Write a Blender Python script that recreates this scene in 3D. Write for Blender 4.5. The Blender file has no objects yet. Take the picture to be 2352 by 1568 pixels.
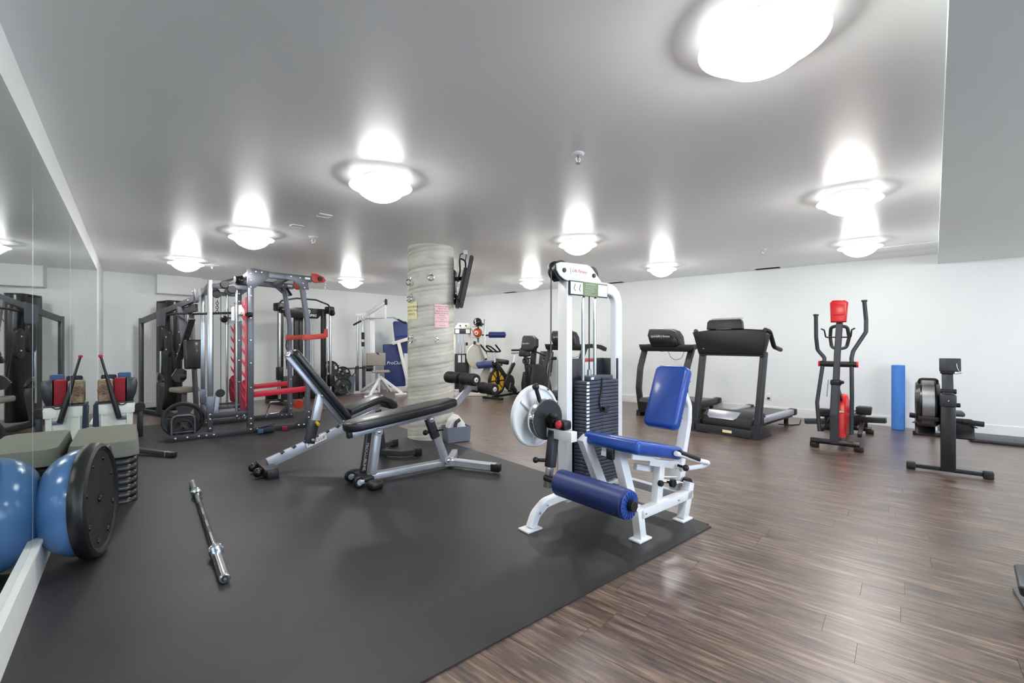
import bpy, bmesh, math, random
from mathutils import Vector as V, Matrix
random.seed(7)
SC = bpy.context.scene
COL = SC.collection
# ---------------------------------------------------------------- camera, light, exposure
cam = bpy.data.cameras.new('camera'); cam.lens = 16.0; cam.sensor_width = 36.0; cam.clip_start = 0.05
camo = bpy.data.objects.new('camera', cam); COL.objects.link(camo)
camo.location = (0, 0, 1.25); camo.rotation_euler = (math.radians(90), 0, 0)
SC.camera = camo
SC.view_settings.view_transform = 'Standard'; SC.view_settings.look = 'None'
SC.view_settings.gamma = 1.0; SC.view_settings.use_curve_mapping = False
SC.view_settings.exposure = 1.27
LAMP = 27.0          # emission of the ceiling lamp bowls
world = bpy.data.worlds.new('sky'); SC.world = world; world.use_nodes = True
_bg = world.node_tree.nodes['Background']; _bg.inputs[0].default_value = (0.62, 0.78, 1.0, 1); _bg.inputs[1].default_value = 5.0
SC.cycles.max_bounces = 10; SC.cycles.diffuse_bounces = 5; SC.cycles.glossy_bounces = 5
SC.cycles.sample_clamp_indirect = 12.0
# ---------------------------------------------------------------- materials
def lin(c):
    c = c / 255.0
    return c / 12.92 if c <= 0.04045 else ((c + 0.055) / 1.055) ** 2.4
def rgb(t): return (lin(t[0]), lin(t[1]), lin(t[2]), 1)
def mat(name, col, rough=0.5, metal=0.0, vary=0.06, nscale=12.0, bump=0.0, bscale=80.0, coat=0.0, spec=0.5, stretch=None):
    m = bpy.data.materials.new(name); m.use_nodes = True
    nt = m.node_tree; N = nt.nodes; L = nt.links; b = N['Principled BSDF']
    tc = N.new('ShaderNodeTexCoord'); mp = N.new('ShaderNodeMapping'); L.new(tc.outputs['Object'], mp.inputs[0])
    if stretch: mp.inputs['Scale'].default_value = stretch
    nz = N.new('ShaderNodeTexNoise'); nz.inputs['Scale'].default_value = nscale; nz.inputs['Detail'].default_value = 4
    L.new(mp.outputs[0], nz.inputs['Vector'])
    rp = N.new('ShaderNodeValToRGB'); c = rgb(col)
    rp.color_ramp.elements[0].position = 0.3; rp.color_ramp.elements[1].position = 0.7
    rp.color_ramp.elements[0].color = tuple(max(0, x * (1 - vary)) for x in c[:3]) + (1,)
    rp.color_ramp.elements[1].color = tuple(min(1, x * (1 + vary)) for x in c[:3]) + (1,)
    L.new(nz.outputs[0], rp.inputs[0]); L.new(rp.outputs[0], b.inputs['Base Color'])
    b.inputs['Roughness'].default_value = rough; b.inputs['Metallic'].default_value = metal
    b.inputs['Coat Weight'].default_value = coat; b.inputs['Coat Roughness'].default_value = 0.1
    b.inputs['Specular IOR Level'].default_value = spec
    if bump:
        n2 = N.new('ShaderNodeTexNoise'); n2.inputs['Scale'].default_value = bscale; n2.inputs['Detail'].default_value = 3
        L.new(mp.outputs[0], n2.inputs['Vector'])
        bp = N.new('ShaderNodeBump'); bp.inputs['Strength'].default_value = bump; bp.inputs['Distance'].default_value = 0.004
        L.new(n2.outputs[0], bp.inputs['Height']); L.new(bp.outputs[0], b.inputs['Normal'])
    return m
def glow(name, col, s):
    m = bpy.data.materials.new(name); m.use_nodes = True; nt = m.node_tree
    b = nt.nodes['Principled BSDF']; b.inputs['Base Color'].default_value = (0.8, 0.8, 0.8, 1)
    b.inputs['Emission Color'].default_value = col; b.inputs['Emission Strength'].default_value = s
    b.inputs['Roughness'].default_value = 0.3
    return m
M = {}
M['wall'] = mat('wall_paint', (237, 240, 239), 0.5, vary=0.015, nscale=1.2, bump=0.06, bscale=160)
M['ceil'] = mat('ceiling_paint', (238, 238, 238), 0.34, vary=0.02, nscale=1.0, bump=0.03, bscale=220, spec=0.6, coat=0.22)
M['ceil'].node_tree.nodes['Principled BSDF'].inputs['Coat Roughness'].default_value = 0.32
M['soffit'] = mat('soffit_paint', (226, 236, 232), 0.4, vary=0.02, nscale=1.0, bump=0.04, bscale=220)
M['trim'] = mat('trim_paint', (236, 237, 236), 0.4, vary=0.02)
M['slab'] = mat('subfloor', (60, 52, 47), 0.7)
M['rubber'] = mat('black_rubber', (46, 45, 46), 0.43, vary=0.22, nscale=2.2, bump=0.25, bscale=420, spec=0.4)
M['blk'] = mat('black_plastic', (23, 23, 26), 0.42, vary=0.12)
M['blk2'] = mat('black_enamel', (24, 24, 27), 0.28, vary=0.1)
M['char'] = mat('charcoal_plastic', (47, 48, 53), 0.45, vary=0.1, bump=0.1, bscale=300)
M['foam'] = mat('black_foam', (26, 26, 29), 0.6, vary=0.15, bump=0.3, bscale=200)
M['bvinyl'] = mat('black_vinyl', (33, 34, 38), 0.34, vary=0.1, bump=0.12, bscale=350, coat=0.15)
M['blue'] = mat('blue_vinyl', (22, 70, 158), 0.36, vary=0.08, bump=0.12, bscale=350, coat=0.15)
M['navy'] = mat('navy_vinyl', (32, 50, 110), 0.42, vary=0.1, bump=0.12, bscale=350)
M['white'] = mat('white_enamel', (236, 237, 240), 0.3, vary=0.02)
M['cream'] = mat('cream_enamel', (222, 220, 208), 0.35, vary=0.04)
M['silver'] = mat('silver_enamel', (190, 193, 204), 0.34, metal=0.5, vary=0.06)
M['grey'] = mat('grey_enamel', (98, 100, 107), 0.36, metal=0.45, vary=0.08)
M['dgrey'] = mat('dark_grey_enamel', (66, 67, 73), 0.4, metal=0.3, vary=0.1)
M['chrome'] = mat('chrome', (214, 216, 220), 0.13, metal=1.0, vary=0.03)
M['steel'] = mat('brushed_steel', (176, 177, 180), 0.3, metal=1.0, vary=0.08, stretch=(1, 1, 20))
M['bolt'] = mat('bolt_steel', (214, 214, 220), 0.25, metal=0.8, vary=0.03)
M['red'] = mat('red_enamel', (200, 32, 58), 0.35, vary=0.06)
M['stack'] = mat('stack_plate_enamel', (74, 79, 95), 0.42, vary=0.1)
M['darkred'] = mat('dark_red_enamel', (128, 24, 46), 0.4, vary=0.08)
M['orange'] = mat('orange_red_enamel', (190, 62, 48), 0.4, vary=0.08)
M['redp'] = mat('bright_red_plastic', (222, 28, 34), 0.32, vary=0.05)
M['yellow'] = mat('yellow_enamel', (222, 172, 40), 0.4, vary=0.06)
M['iron'] = mat('cast_iron', (46, 46, 48), 0.5, metal=0.2, vary=0.15, bump=0.2, bscale=150)
M['step'] = mat('step_top_rubber', (112, 114, 104), 0.7, vary=0.07, nscale=60, bump=0.4, bscale=260)
M['foamb'] = mat('blue_foam', (72, 132, 212), 0.75, vary=0.22, nscale=90, bump=0.5, bscale=120)
M['ball'] = mat('blue_ball_vinyl', (78, 122, 176), 0.3, vary=0.04, coat=0.2)
M['tan'] = mat('grey_beige_vinyl', (150, 142, 134), 0.55, vary=0.06)
M['paper'] = mat('white_paper', (238, 238, 236), 0.8, vary=0.02)
M['papery'] = mat('yellow_paper', (246, 238, 190), 0.8, vary=0.03)
M['paperp'] = mat('pink_paper', (252, 212, 217), 0.8, vary=0.03)
M['ink'] = mat('black_ink', (34, 34, 34), 0.8)
M['inkr'] = mat('red_ink', (196, 46, 60), 0.7)
M['inkd'] = mat('dark_red_ink', (126, 40, 52), 0.8)
M['green'] = mat('sage_green_print', (122, 142, 96), 0.5, vary=0.04)
M['crate'] = mat('crate_plastic', (226, 230, 224), 0.5, vary=0.05)
M['maroon'] = mat('maroon_fabric', (146, 26, 46), 0.8, vary=0.12, nscale=40)
M['pattern'] = mat('patterned_fabric', (166, 146, 124), 0.85, vary=0.55, nscale=46, stretch=(1, 1, 2.2))
M['bluecloth'] = mat('blue_cloth', (70, 96, 140), 0.85, vary=0.15)
M['navycloth'] = mat('navy_cloth', (42, 50, 72), 0.85, vary=0.2)
M['tin'] = mat('grey_tin', (120, 126, 140), 0.4, metal=0.5, vary=0.06)
M['screen'] = mat('dark_screen', (12, 12, 14), 0.15)
M['glassy'] = mat('red_lens', (190, 20, 40), 0.15, coat=0.5)
M['orangeb'] = mat('orange_ball_rubber', (196, 84, 44), 0.5, vary=0.08)
M['lamp'] = glow('lamp_bowl_glass', (1.0, 0.985, 0.96, 1), LAMP)
M['lampring'] = glow('lamp_ring_glass', (1.0, 0.985, 0.96, 1), LAMP * 0.034)
def mirror_mat():
    m = bpy.data.materials.new('mirror_silver'); m.use_nodes = True; b = m.node_tree.nodes['Principled BSDF']
    b.inputs['Base Color'].default_value = (0.76, 0.83, 0.79, 1); b.inputs['Metallic'].default_value = 1; b.inputs['Roughness'].default_value = 0.015
    return m
M['mirror'] = mirror_mat()
def pane_mat():
    m = bpy.data.materials.new('window_glass'); m.use_nodes = True; nt = m.node_tree; nt.nodes.clear()
    o = nt.nodes.new('ShaderNodeOutputMaterial'); mx = nt.nodes.new('ShaderNodeMixShader'); t = nt.nodes.new('ShaderNodeBsdfTransparent')
    g = nt.nodes.new('ShaderNodeBsdfGlossy'); g.inputs['Roughness'].default_value = 0.02; mx.inputs[0].default_value = 0.06
    nt.links.new(t.outputs[0], mx.inputs[1]); nt.links.new(g.outputs[0], mx.inputs[2]); nt.links.new(mx.outputs[0], o.inputs[0])
    return m
M['pane'] = pane_mat()
def plank_mat():
    m = bpy.data.materials.new('wood_plank'); m.use_nodes = True; nt = m.node_tree; N = nt.nodes; L = nt.links; b = N['Principled BSDF']
    at = N.new('ShaderNodeAttribute'); at.attribute_name = 'rnd'
    tc = N.new('ShaderNodeTexCoord'); sx = N.new('ShaderNodeVectorMath'); sx.operation = 'SCALE'; sx.inputs[0].default_value = (13.7, 31.1, 0); L.new(at.outputs['Fac'], sx.inputs['Scale'])
    ad = N.new('ShaderNodeVectorMath'); L.new(tc.outputs['Object'], ad.inputs[0]); L.new(sx.outputs[0], ad.inputs[1])
    def noise(sc, scale, det):
        mp = N.new('ShaderNodeMapping'); mp.inputs['Scale'].default_value = sc; L.new(ad.outputs[0], mp.inputs[0])
        n = N.new('ShaderNodeTexNoise'); n.inputs['Scale'].default_value = scale; n.inputs['Detail'].default_value = det; n.inputs['Roughness'].default_value = 0.65
        L.new(mp.outputs[0], n.inputs['Vector']); return n
    n1 = noise((2.3, 26, 1), 1.6, 7); n2 = noise((1.3, 5, 1), 1.7, 4)
    r1 = N.new('ShaderNodeValToRGB'); e = r1.color_ramp.elements
    e[0].position = 0.34; e[0].color = rgb((56, 43, 39)); e[1].position = 0.68; e[1].color = rgb((148, 127, 110))
    k = r1.color_ramp.elements.new(0.5); k.color = rgb((99, 79, 67))
    L.new(n1.outputs[0], r1.inputs[0])
    r2 = N.new('ShaderNodeValToRGB'); e = r2.color_ramp.elements
    e[0].position = 0.32; e[0].color = (0.55, 0.52, 0.54, 1); e[1].position = 0.68; e[1].color = (1.2, 1.18, 1.16, 1)
    L.new(n2.outputs[0], r2.inputs[0])
    mu = N.new('ShaderNodeMix'); mu.data_type = 'RGBA'; mu.blend_type = 'MULTIPLY'; mu.inputs[0].default_value = 1.0
    L.new(r1.outputs[0], mu.inputs[6]); L.new(r2.outputs[0], mu.inputs[7])
    hv = N.new('ShaderNodeHueSaturation'); mr = N.new('ShaderNodeMapRange'); mr.inputs[3].default_value = 0.9; mr.inputs[4].default_value = 1.12
    L.new(at.outputs['Fac'], mr.inputs[0]); L.new(mr.outputs[0], hv.inputs['Value']); L.new(mu.outputs[2], hv.inputs['Color'])
    L.new(hv.outputs[0], b.inputs['Base Color'])
    rr = N.new('ShaderNodeMapRange'); b.inputs['Specular IOR Level'].default_value = 0.55; b.inputs['Coat Weight'].default_value = 0.7; b.inputs['Coat Roughness'].default_value = 0.33; rr.inputs[3].default_value = 0.30; rr.inputs[4].default_value = 0.46; L.new(n1.outputs[0], rr.inputs[0]); L.new(rr.outputs[0], b.inputs['Roughness'])
    bp = N.new('ShaderNodeBump'); bp.inputs['Strength'].default_value = 0.12; bp.inputs['Distance'].default_value = 0.003; L.new(n1.outputs[0], bp.inputs['Height']); L.new(bp.outputs[0], b.inputs['Normal'])
    return m
M['plank'] = plank_mat()
def concrete_mat():
    m = mat('spiral_concrete', (213, 210, 200), 0.55, vary=0.1, nscale=7, bump=0.25, bscale=60)
    nt = m.node_tree; N = nt.nodes; L = nt.links; b = N['Principled BSDF']
    old = b.inputs['Base Color'].links[0].from_socket
    tc = N.new('ShaderNodeTexCoord'); mp = N.new('ShaderNodeMapping'); mp.inputs['Scale'].default_value = (2.5, 2.5, 9); L.new(tc.outputs['Object'], mp.inputs[0])
    n = N.new('ShaderNodeTexNoise'); n.inputs['Scale'].default_value = 1.4; n.inputs['Detail'].default_value = 6; L.new(mp.outputs[0], n.inputs['Vector'])
    r = N.new('ShaderNodeValToRGB'); e = r.color_ramp.elements; e[0].position = 0.30; e[0].color = (0.55, 0.55, 0.53, 1); e[1].position = 0.55; e[1].color = (1, 1, 1, 1); L.new(n.outputs[0], r.inputs[0])
    mu = N.new('ShaderNodeMix'); mu.data_type = 'RGBA'; mu.blend_type = 'MULTIPLY'; mu.inputs[0].default_value = 0.35
    L.new(old, mu.inputs[6]); L.new(r.outputs[0], mu.inputs[7])
    # dark stains along the spiral form joint
    gr = N.new('ShaderNodeTexGradient'); gr.gradient_type = 'RADIAL'; L.new(tc.outputs['Object'], gr.inputs[0])
    sp = N.new('ShaderNodeSeparateXYZ'); L.new(tc.outputs['Object'], sp.inputs[0])
    def mth(op, a, b_):
        q = N.new('ShaderNodeMath'); q.operation = op
        for k, w in enumerate((a, b_)):
            if w is None: continue
            if isinstance(w, (int, float)): q.inputs[k].default_value = w
            else: L.new(w, q.inputs[k])
        return q.outputs[0]
    nn = N.new('ShaderNodeTexNoise'); nn.inputs['Scale'].default_value = 5; nn.inputs['Detail'].default_value = 5; L.new(tc.outputs['Object'], nn.inputs['Vector'])
    wob = mth('MULTIPLY', nn.outputs[0], 0.05)
    ph = mth('FRACT', mth('ADD', mth('SUBTRACT', mth('DIVIDE', sp.outputs[2], 0.25), gr.outputs[0]), wob), None)
    r3 = N.new('ShaderNodeValToRGB'); cr_ = r3.color_ramp; cr_.elements[0].position = 0.0; cr_.elements[0].color = (1, 1, 1, 1); cr_.elements[1].position = 1.0; cr_.elements[1].color = (1, 1, 1, 1)
    for pos, v in ((0.30, 0.97), (0.345, 0.62), (0.38, 0.9), (0.50, 0.93), (0.555, 0.45), (0.60, 0.66), (0.70, 0.92)): e_ = cr_.elements.new(pos); e_.color = (v, v, v * 0.99, 1)
    L.new(ph, r3.inputs[0])
    mu2 = N.new('ShaderNodeMix'); mu2.data_type = 'RGBA'; mu2.blend_type = 'MULTIPLY'
    n4 = N.new('ShaderNodeTexNoise'); n4.inputs['Scale'].default_value = 3.5; n4.inputs['Detail'].default_value = 4; L.new(tc.outputs['Object'], n4.inputs['Vector'])
    mr = N.new('ShaderNodeMapRange'); mr.inputs[1].default_value = 0.35; mr.inputs[2].default_value = 0.6; mr.inputs[3].default_value = 0.35; mr.inputs[4].default_value = 1.0; L.new(n4.outputs[0], mr.inputs[0]); L.new(mr.outputs[0], mu2.inputs[0])
    L.new(mu.outputs[2], mu2.inputs[6]); L.new(r3.outputs[0], mu2.inputs[7]); L.new(mu2.outputs[2], b.inputs['Base Color'])
    return m
M['concrete'] = concrete_mat()
# ---------------------------------------------------------------- helpers
def link(name, me, m, parent):
    o = bpy.data.objects.new(name, me); COL.objects.link(o)
    if parent is not None: o.parent = parent
    if isinstance(m, str): m = M[m]
    if m and not me.materials: me.materials.append(m)
    return o
def finish(name, bm, m, parent=None, ang=38, flat=False):
    bmesh.ops.recalc_face_normals(bm, faces=bm.faces)
    me = bpy.data.meshes.new(name); bm.to_mesh(me); bm.free()
    if not flat:
        me.polygons.foreach_set('use_smooth', [True] * len(me.polygons)); me.set_sharp_from_angle(angle=math.radians(ang))
    return link(name, me, m, parent)
def tag(o, label=None, cat=None, group=None, kind=None):
    if label: o['label'] = label
    if cat: o['category'] = cat
    if group: o['group'] = group
    if kind: o['kind'] = kind
    return o
def thing(name, label, cat, x, y, deg=0, z=0, group=None):
    o = bpy.data.objects.new(name, None); COL.objects.link(o); o.empty_display_size = 0.1
    o.location = (x, y, z); o.rotation_euler = (0, 0, math.radians(deg))
    return tag(o, label, cat, group)
def copy_tree(o, parent=None):
    c = o.copy(); COL.objects.link(c); c.parent = parent
    for ch in list(o.children): copy_tree(ch, c)
    return c
def basis(d, up=(0, 0, 1)):
    d = V(d).normalized(); up = V(up)
    if abs(d.dot(up.normalized())) > 0.995: up = V((0, 1, 0)) if abs(d.y) < 0.9 else V((1, 0, 0))
    s = d.cross(up).normalized(); u = s.cross(d).normalized()
    return d, s, u
def box(p, name, m, c, size, rot=(0, 0, 0), bev=0.004, seg=2, bm=None):
    own = bm is None; b = bmesh.new()
    bmesh.ops.create_cube(b, size=1.0); bmesh.ops.scale(b, vec=size, verts=b.verts)
    if bev: bmesh.ops.bevel(b, geom=b.edges[:], offset=min(bev, min(size) * 0.49), segments=seg, affect='EDGES', profile=0.5)
    R = Matrix.Translation(V(c)) @ (Matrix.Rotation(math.radians(rot[2]), 4, 'Z') @ Matrix.Rotation(math.radians(rot[1]), 4, 'Y') @ Matrix.Rotation(math.radians(rot[0]), 4, 'X'))
    b.transform(R)
    return finish(name, b, m, p)
def bar(p, name, m, a, b_, w, h, up=(0, 0, 1), bev=0.004, seg=2):
    """straight rectangular tube from a to b_: w across, h along the up side"""
    a = V(a); b_ = V(b_); d, s, u = basis(b_ - a, up); L = (b_ - a).length
    b = bmesh.new(); bmesh.ops.create_cube(b, size=1.0); bmesh.ops.scale(b, vec=(L, w, h), verts=b.verts)
    if bev: bmesh.ops.bevel(b, geom=b.edges[:], offset=min(bev, min(L, w, h) * 0.49), segments=seg, affect='EDGES', profile=0.5)
    mt = Matrix((d, s, u)).transposed().to_4x4(); mt.translation = (a + b_) / 2; b.transform(mt)
    return finish(name, b, m, p)
def fillet(pts, r, n=6):
    pts = [V(q) for q in pts]
    if r <= 0 or len(pts) < 3: return pts
    out = [pts[0]]
    for i in range(1, len(pts) - 1):
        a, b, c = pts[i - 1], pts[i], pts[i + 1]; d1 = (a - b); d2 = (c - b); l1, l2 = d1.length, d2.length
        d1.normalize(); d2.normalize(); ang = d1.angle(d2)
        if ang > math.pi - 0.02: out.append(b); continue
        t = min(r / math.tan(ang / 2), l1 * 0.49, l2 * 0.49)
        p0, p1 = b + d1 * t, b + d2 * t
        for k in range(n + 1):
            f = k / n; out.append(p0.lerp(b, f).lerp(b.lerp(p1, f), f))
    out.append(pts[-1]); return out
def sweep(p, name, m, pts, r=0.015, rect=None, fil=0.0, up=(0, 0, 1), seg=12, closed=False, cap=True, n=6):
    """tube (round r, or rectangular (w,h)) along a path with rounded corners"""
    pts = fillet(pts, fil, n) if not closed else [V(q) for q in pts]
    if rect:
        w, h = rect[0] / 2, rect[1] / 2; c = min(w, h) * 0.28
        prof = [(w, h - c), (w - c, h), (-w + c, h), (-w, h - c), (-w, -h + c), (-w + c, -h), (w - c, -h), (w, -h + c)]
    else: prof = [(math.cos(2 * math.pi * k / seg) * r, math.sin(2 * math.pi * k / seg) * r) for k in range(seg)]
    b = bmesh.new(); rings = []; N = len(pts); prev = None
    for i, q in enumerate(pts):
        if closed: t = pts[(i + 1) % N] - pts[i - 1]; k = 1
        else:
            t1 = (pts[i] - pts[i - 1]).normalized() if i else None; t2 = (pts[i + 1] - pts[i]).normalized() if i < N - 1 else None
            t = t2 if t1 is None else t1 if t2 is None else t1 + t2
        if prev is None or rect: d, s, u = basis(t, up)
        else:
            d = t.normalized(); s = (prev - d * prev.dot(d)).normalized(); u = s.cross(d).normalized()
        if not rect: prev = s
        rings.append([b.verts.new(q + s * x + u * y) for x, y in prof])
    K = len(prof)
    for i in range(N if closed else N - 1):
        A, B = rings[i], rings[(i + 1) % N]
        for k in range(K): b.faces.new((A[k], A[(k + 1) % K], B[(k + 1) % K], B[k]))
    if cap and not closed: b.faces.new(rings[0][::-1]); b.faces.new(rings[-1])
    return finish(name, b, m, p)
def lathe(p, name, m, prof, o=(0, 0, 0), axis=(0, 0, 1), seg=28, ang=30):
    """prof: list of (radius, distance along axis)"""
    d, s, u = basis(axis); o = V(o); b = bmesh.new(); rings = []
    for r, h in prof:
        if r < 1e-5: rings.append([b.verts.new(o + d * h)])
        else: rings.append([b.verts.new(o + d * h + (s * math.cos(2 * math.pi * k / seg) + u * math.sin(2 * math.pi * k / seg)) * r) for k in range(seg)])
    for A, B in zip(rings, rings[1:]):
        for k in range(seg):
            k2 = (k + 1) % seg
            if len(A) == 1 and len(B) == 1: continue
            if len(A) == 1: b.faces.new((A[0], B[k2], B[k]))
            elif len(B) == 1: b.faces.new((A[k], A[k2], B[0]))
            else: b.faces.new((A[k], A[k2], B[k2], B[k]))
    return finish(name, b, m, p, ang)
def cyl(p, name, m, a, b_, r, r2=None, bev=0.003, seg=20):
    a = V(a); b_ = V(b_); L = (b_ - a).length; r2 = r if r2 is None else r2; e = min(bev, r * 0.4, r2 * 0.4, L * 0.3)
    return lathe(p, name, m, [(0, 0), (r - e, 0), (r, e), (r2, L - e), (r2 - e, L), (0, L)], a, b_ - a, seg)
def ball(p, name, m, c, r, sc=(1, 1, 1), seg=24):
    b = bmesh.new(); bmesh.ops.create_uvsphere(b, u_segments=seg, v_segments=max(8, seg // 2), radius=r)
    bmesh.ops.scale(b, vec=sc, verts=b.verts); bmesh.ops.translate(b, vec=c, verts=b.verts)
    return finish(name, b, m, p)
def ring(p, name, m, c, R, r, axis=(0, 0, 1), seg=28, sub=8):
    d, s, u = basis(axis); c = V(c)
    return sweep(p, name, m, [c + (s * math.cos(2 * math.pi * k / seg) + u * math.sin(2 * math.pi * k / seg)) * R for k in range(seg)], r, closed=True, seg=sub, up=d)
def prism(p, name, m, pts, o, u, v, t, bev=0.003, seg=2, hole=None):
    """outline pts in the (u,v) plane at o, extruded by t along u x v"""
    o, u, v = V(o), V(u).normalized(), V(v).normalized(); w = u.cross(v)
    b = bmesh.new(); vs = [b.verts.new(o + u * x + v * y) for x, y in pts]; f = b.faces.new(vs)
    r = bmesh.ops.extrude_face_region(b, geom=[f]); bmesh.ops.translate(b, vec=w * t, verts=[q for q in r['geom'] if isinstance(q, bmesh.types.BMVert)])
    if bev:
        ed = [e for e in b.edges if len(e.link_faces) == 2 and e.calc_face_angle(0) > 0.5 and any(len(ff.verts) == len(pts) for ff in e.link_faces)]
        bmesh.ops.bevel(b, geom=ed, offset=bev, segments=seg, affect='EDGES', profile=0.5)
    return finish(name, b, m, p)
def rrect(w, h, r, n=5, cx=0, cy=0):
    out = []
    for sx, sy, a0 in ((1, 1, 0), (-1, 1, 90), (-1, -1, 180), (1, -1, 270)):
        for k in range(n + 1):
            a = math.radians(a0 + 90 * k / n); out.append((cx + sx * (w / 2 - r) + r * math.cos(a), cy + sy * (h / 2 - r) + r * math.sin(a)))
    return out
def pad(p, name, m, a, b_, w, t, side=(0, 1, 0), r=0.04, soft=0.022, outline=None):
    """upholstered board: from a to b_ (centre line of its underside), width w along side, thickness t to (a->b) x side"""
    a, b_ = V(a), V(b_); u = (b_ - a).normalized(); L = (b_ - a).length
    pts = outline or rrect(L, w, r, cx=L / 2)
    return prism(p, name, m, pts, a, u, side, t, bev=min(soft, t * 0.45), seg=4)
def join(p, name, m, objs, kind='stuff'):
    b = bmesh.new()
    for o in objs:
        me = o.data; b.from_mesh(me); bpy.data.objects.remove(o); bpy.data.meshes.remove(me)
    o = finish(name, b, m, p)
    if kind: o['kind'] = kind
    return o
def bolts(p, pts, axis, r=0.011, t=0.007, m='bolt'):
    return join(p, 'bolt_heads', m, [lathe(None, 'q', m, [(0, t), (r * 0.55, t * 0.95), (r, t * 0.3), (r, 0)], q, axis, 8) for q in pts])
def text(p, name, m, s, size, o, u, v, depth=0.0006, align='CENTER', bend=None, shear=0.0, space=1.0):
    cu = bpy.data.curves.new(name, 'FONT'); cu.body = s; cu.size = size; cu.align_x = align; cu.align_y = 'CENTER'; cu.extrude = 0; cu.shear = shear; cu.space_character = space; cu.resolution_u = 3
    to = bpy.data.objects.new('tmp', cu); COL.objects.link(to); dg = bpy.context.evaluated_depsgraph_get()
    me = bpy.data.meshes.new_from_object(to.evaluated_get(dg)); bpy.data.objects.remove(to); bpy.data.curves.remove(cu)
    b = bmesh.new(); b.from_mesh(me); bpy.data.meshes.remove(me)
    if bend:
        for q in b.verts: q.co = bend(q.co.x, q.co.y)
    else:
        o, u, v = V(o), V(u).normalized(), V(v).normalized(); w = u.cross(v)
        for q in b.verts: q.co = o + u * q.co.x + v * q.co.y + w * depth
    me = bpy.data.meshes.new(name); b.to_mesh(me); b.free()
    return link(name, me, m, p)
# ---------------------------------------------------------------- room shell
H = 2.48
PA, PB, PC, PD = V((-7.14, 7.95)), V((-2.04, 13.28)), V((9.5, 3.37)), V((2.6, -3.73))
ROOM = [PD, PC, PB, PA]
def st(o): o['kind'] = 'structure'; return o
def poly_slab(name, m, pts, z0, z1):
    b = bmesh.new(); f = b.faces.new([b.verts.new((x, y, z0)) for x, y in pts])
    r = bmesh.ops.extrude_face_region(b, geom=[f]); bmesh.ops.translate(b, vec=(0, 0, z1 - z0), verts=[q for q in r['geom'] if isinstance(q, bmesh.types.BMVert)])
    return finish(name, b, m, None, flat=True)
def grow(pts, d):
    c = sum(pts, V((0, 0))) / len(pts); return [q + (q - c).normalized() * d for q in pts]
floor = st(poly_slab('floor', 'slab', grow(ROOM, 0.3), -0.12, -0.006))
ceiling = st(poly_slab('ceiling', 'ceil', grow(ROOM, 0.3), H, H + 0.12))
def wall(name, a, b_, m='wall', t=0.12, ext=0.1):
    d = (b_ - a).normalized(); n = V((d.y, -d.x)); c = sum(ROOM, V((0, 0))) / 4
    if n.dot(c - a) > 0: n = -n
    a, b_ = a - d * ext, b_ + d * ext
    return st(poly_slab(name, m, [a, b_, b_ + n * t, a + n * t], -0.1, H + 0.1)), d, n
wall_left, dL, nL = wall('wall_left', PD, PA)
wall_back, dB, nB = wall('wall_back', PA, PB)
wall_right, dR, nR = wall('wall_right', PB, PC)
# rear wall behind the viewer, with a wide window
dK = (PC - PD).normalized(); nK = V((dK.y, -dK.x)); nK = -nK if nK.dot(V((0, 4)) - PD) > 0 else nK
def seg_wall(name, s0, s1, z0, z1, m='wall', t=0.12, off=0.0):
    a, b_ = PD + dK * s0 + nK * off, PD + dK * s1 + nK * off
    return st(poly_slab(name, m, [a, b_, b_ + nK * t, a + nK * t], z0, z1))
KL = (PC - PD).length
def merge(objs, name):
    b = bmesh.new()
    for o in objs: b.from_mesh(o.data); bpy.data.objects.remove(o)
    return st(finish(name, b, 'wall', None, flat=True))
wall_rear = merge([seg_wall('q', -0.1, 1.0, -0.1, H + 0.1), seg_wall('q', 1.0, 5.6, -0.1, 0.9), seg_wall('q', 1.0, 5.6, 2.15, H + 0.1), seg_wall('q', 5.6, KL + 0.1, -0.1, H + 0.1)], 'wall_rear')
win = seg_wall('window_1', 1.0, 5.6, 0.9, 0.96, 'trim', 0.1, 0.01)
for s0, s1, z0, z1 in ((1.0, 5.6, 2.09, 2.15), (1.0, 1.06, 0.96, 2.09), (5.54, 5.6, 0.96, 2.09), (3.27, 3.33, 0.96, 2.09)):
    q = seg_wall('window_frame', s0, s1, z0, z1, 'trim', 0.1, 0.01); q.parent = win; del q['kind']
for s0, s1 in ((1.06, 3.27), (3.33, 5.54)):
    q = seg_wall('window_pane', s0, s1, 0.96, 2.09, 'pane', 0.006, 0.05); q.parent = win; del q['kind']
# soffit: the lower ceiling on the right
S1 = V((5.98, 6.392)); S2 = V((-0.25, -0.32))
st(poly_slab('trim_1', 'soffit', [S1, PC + (PC - PB).normalized() * 0.1, PD + V((0.05, -0.1)), S2], 2.338, H + 0.01))
# boxed-in duct on the back wall
def on_back(s, off): return PA + dB * s - nB * off
st(poly_slab('trim_2', 'wall', [on_back(0.72, -0.02), on_back(1.42, -0.02), on_back(1.42, 0.2), on_back(0.72, 0.2)], 2.14, H + 0.01))
def skirting(name, a, d, n, s0, s1, h=0.14, t=0.014):
    p, q = a + d * s0, a + d * s1
    return st(poly_slab(name, 'trim', [p, q, q - n * t, p - n * t], 0.0, h))
skirting('baseboard_right', PB, dR, nR, 0.02, (PC - PB).length)
skirting('baseboard_back', PA, dB, nB, 0.02, (PB - PA).length)
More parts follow.
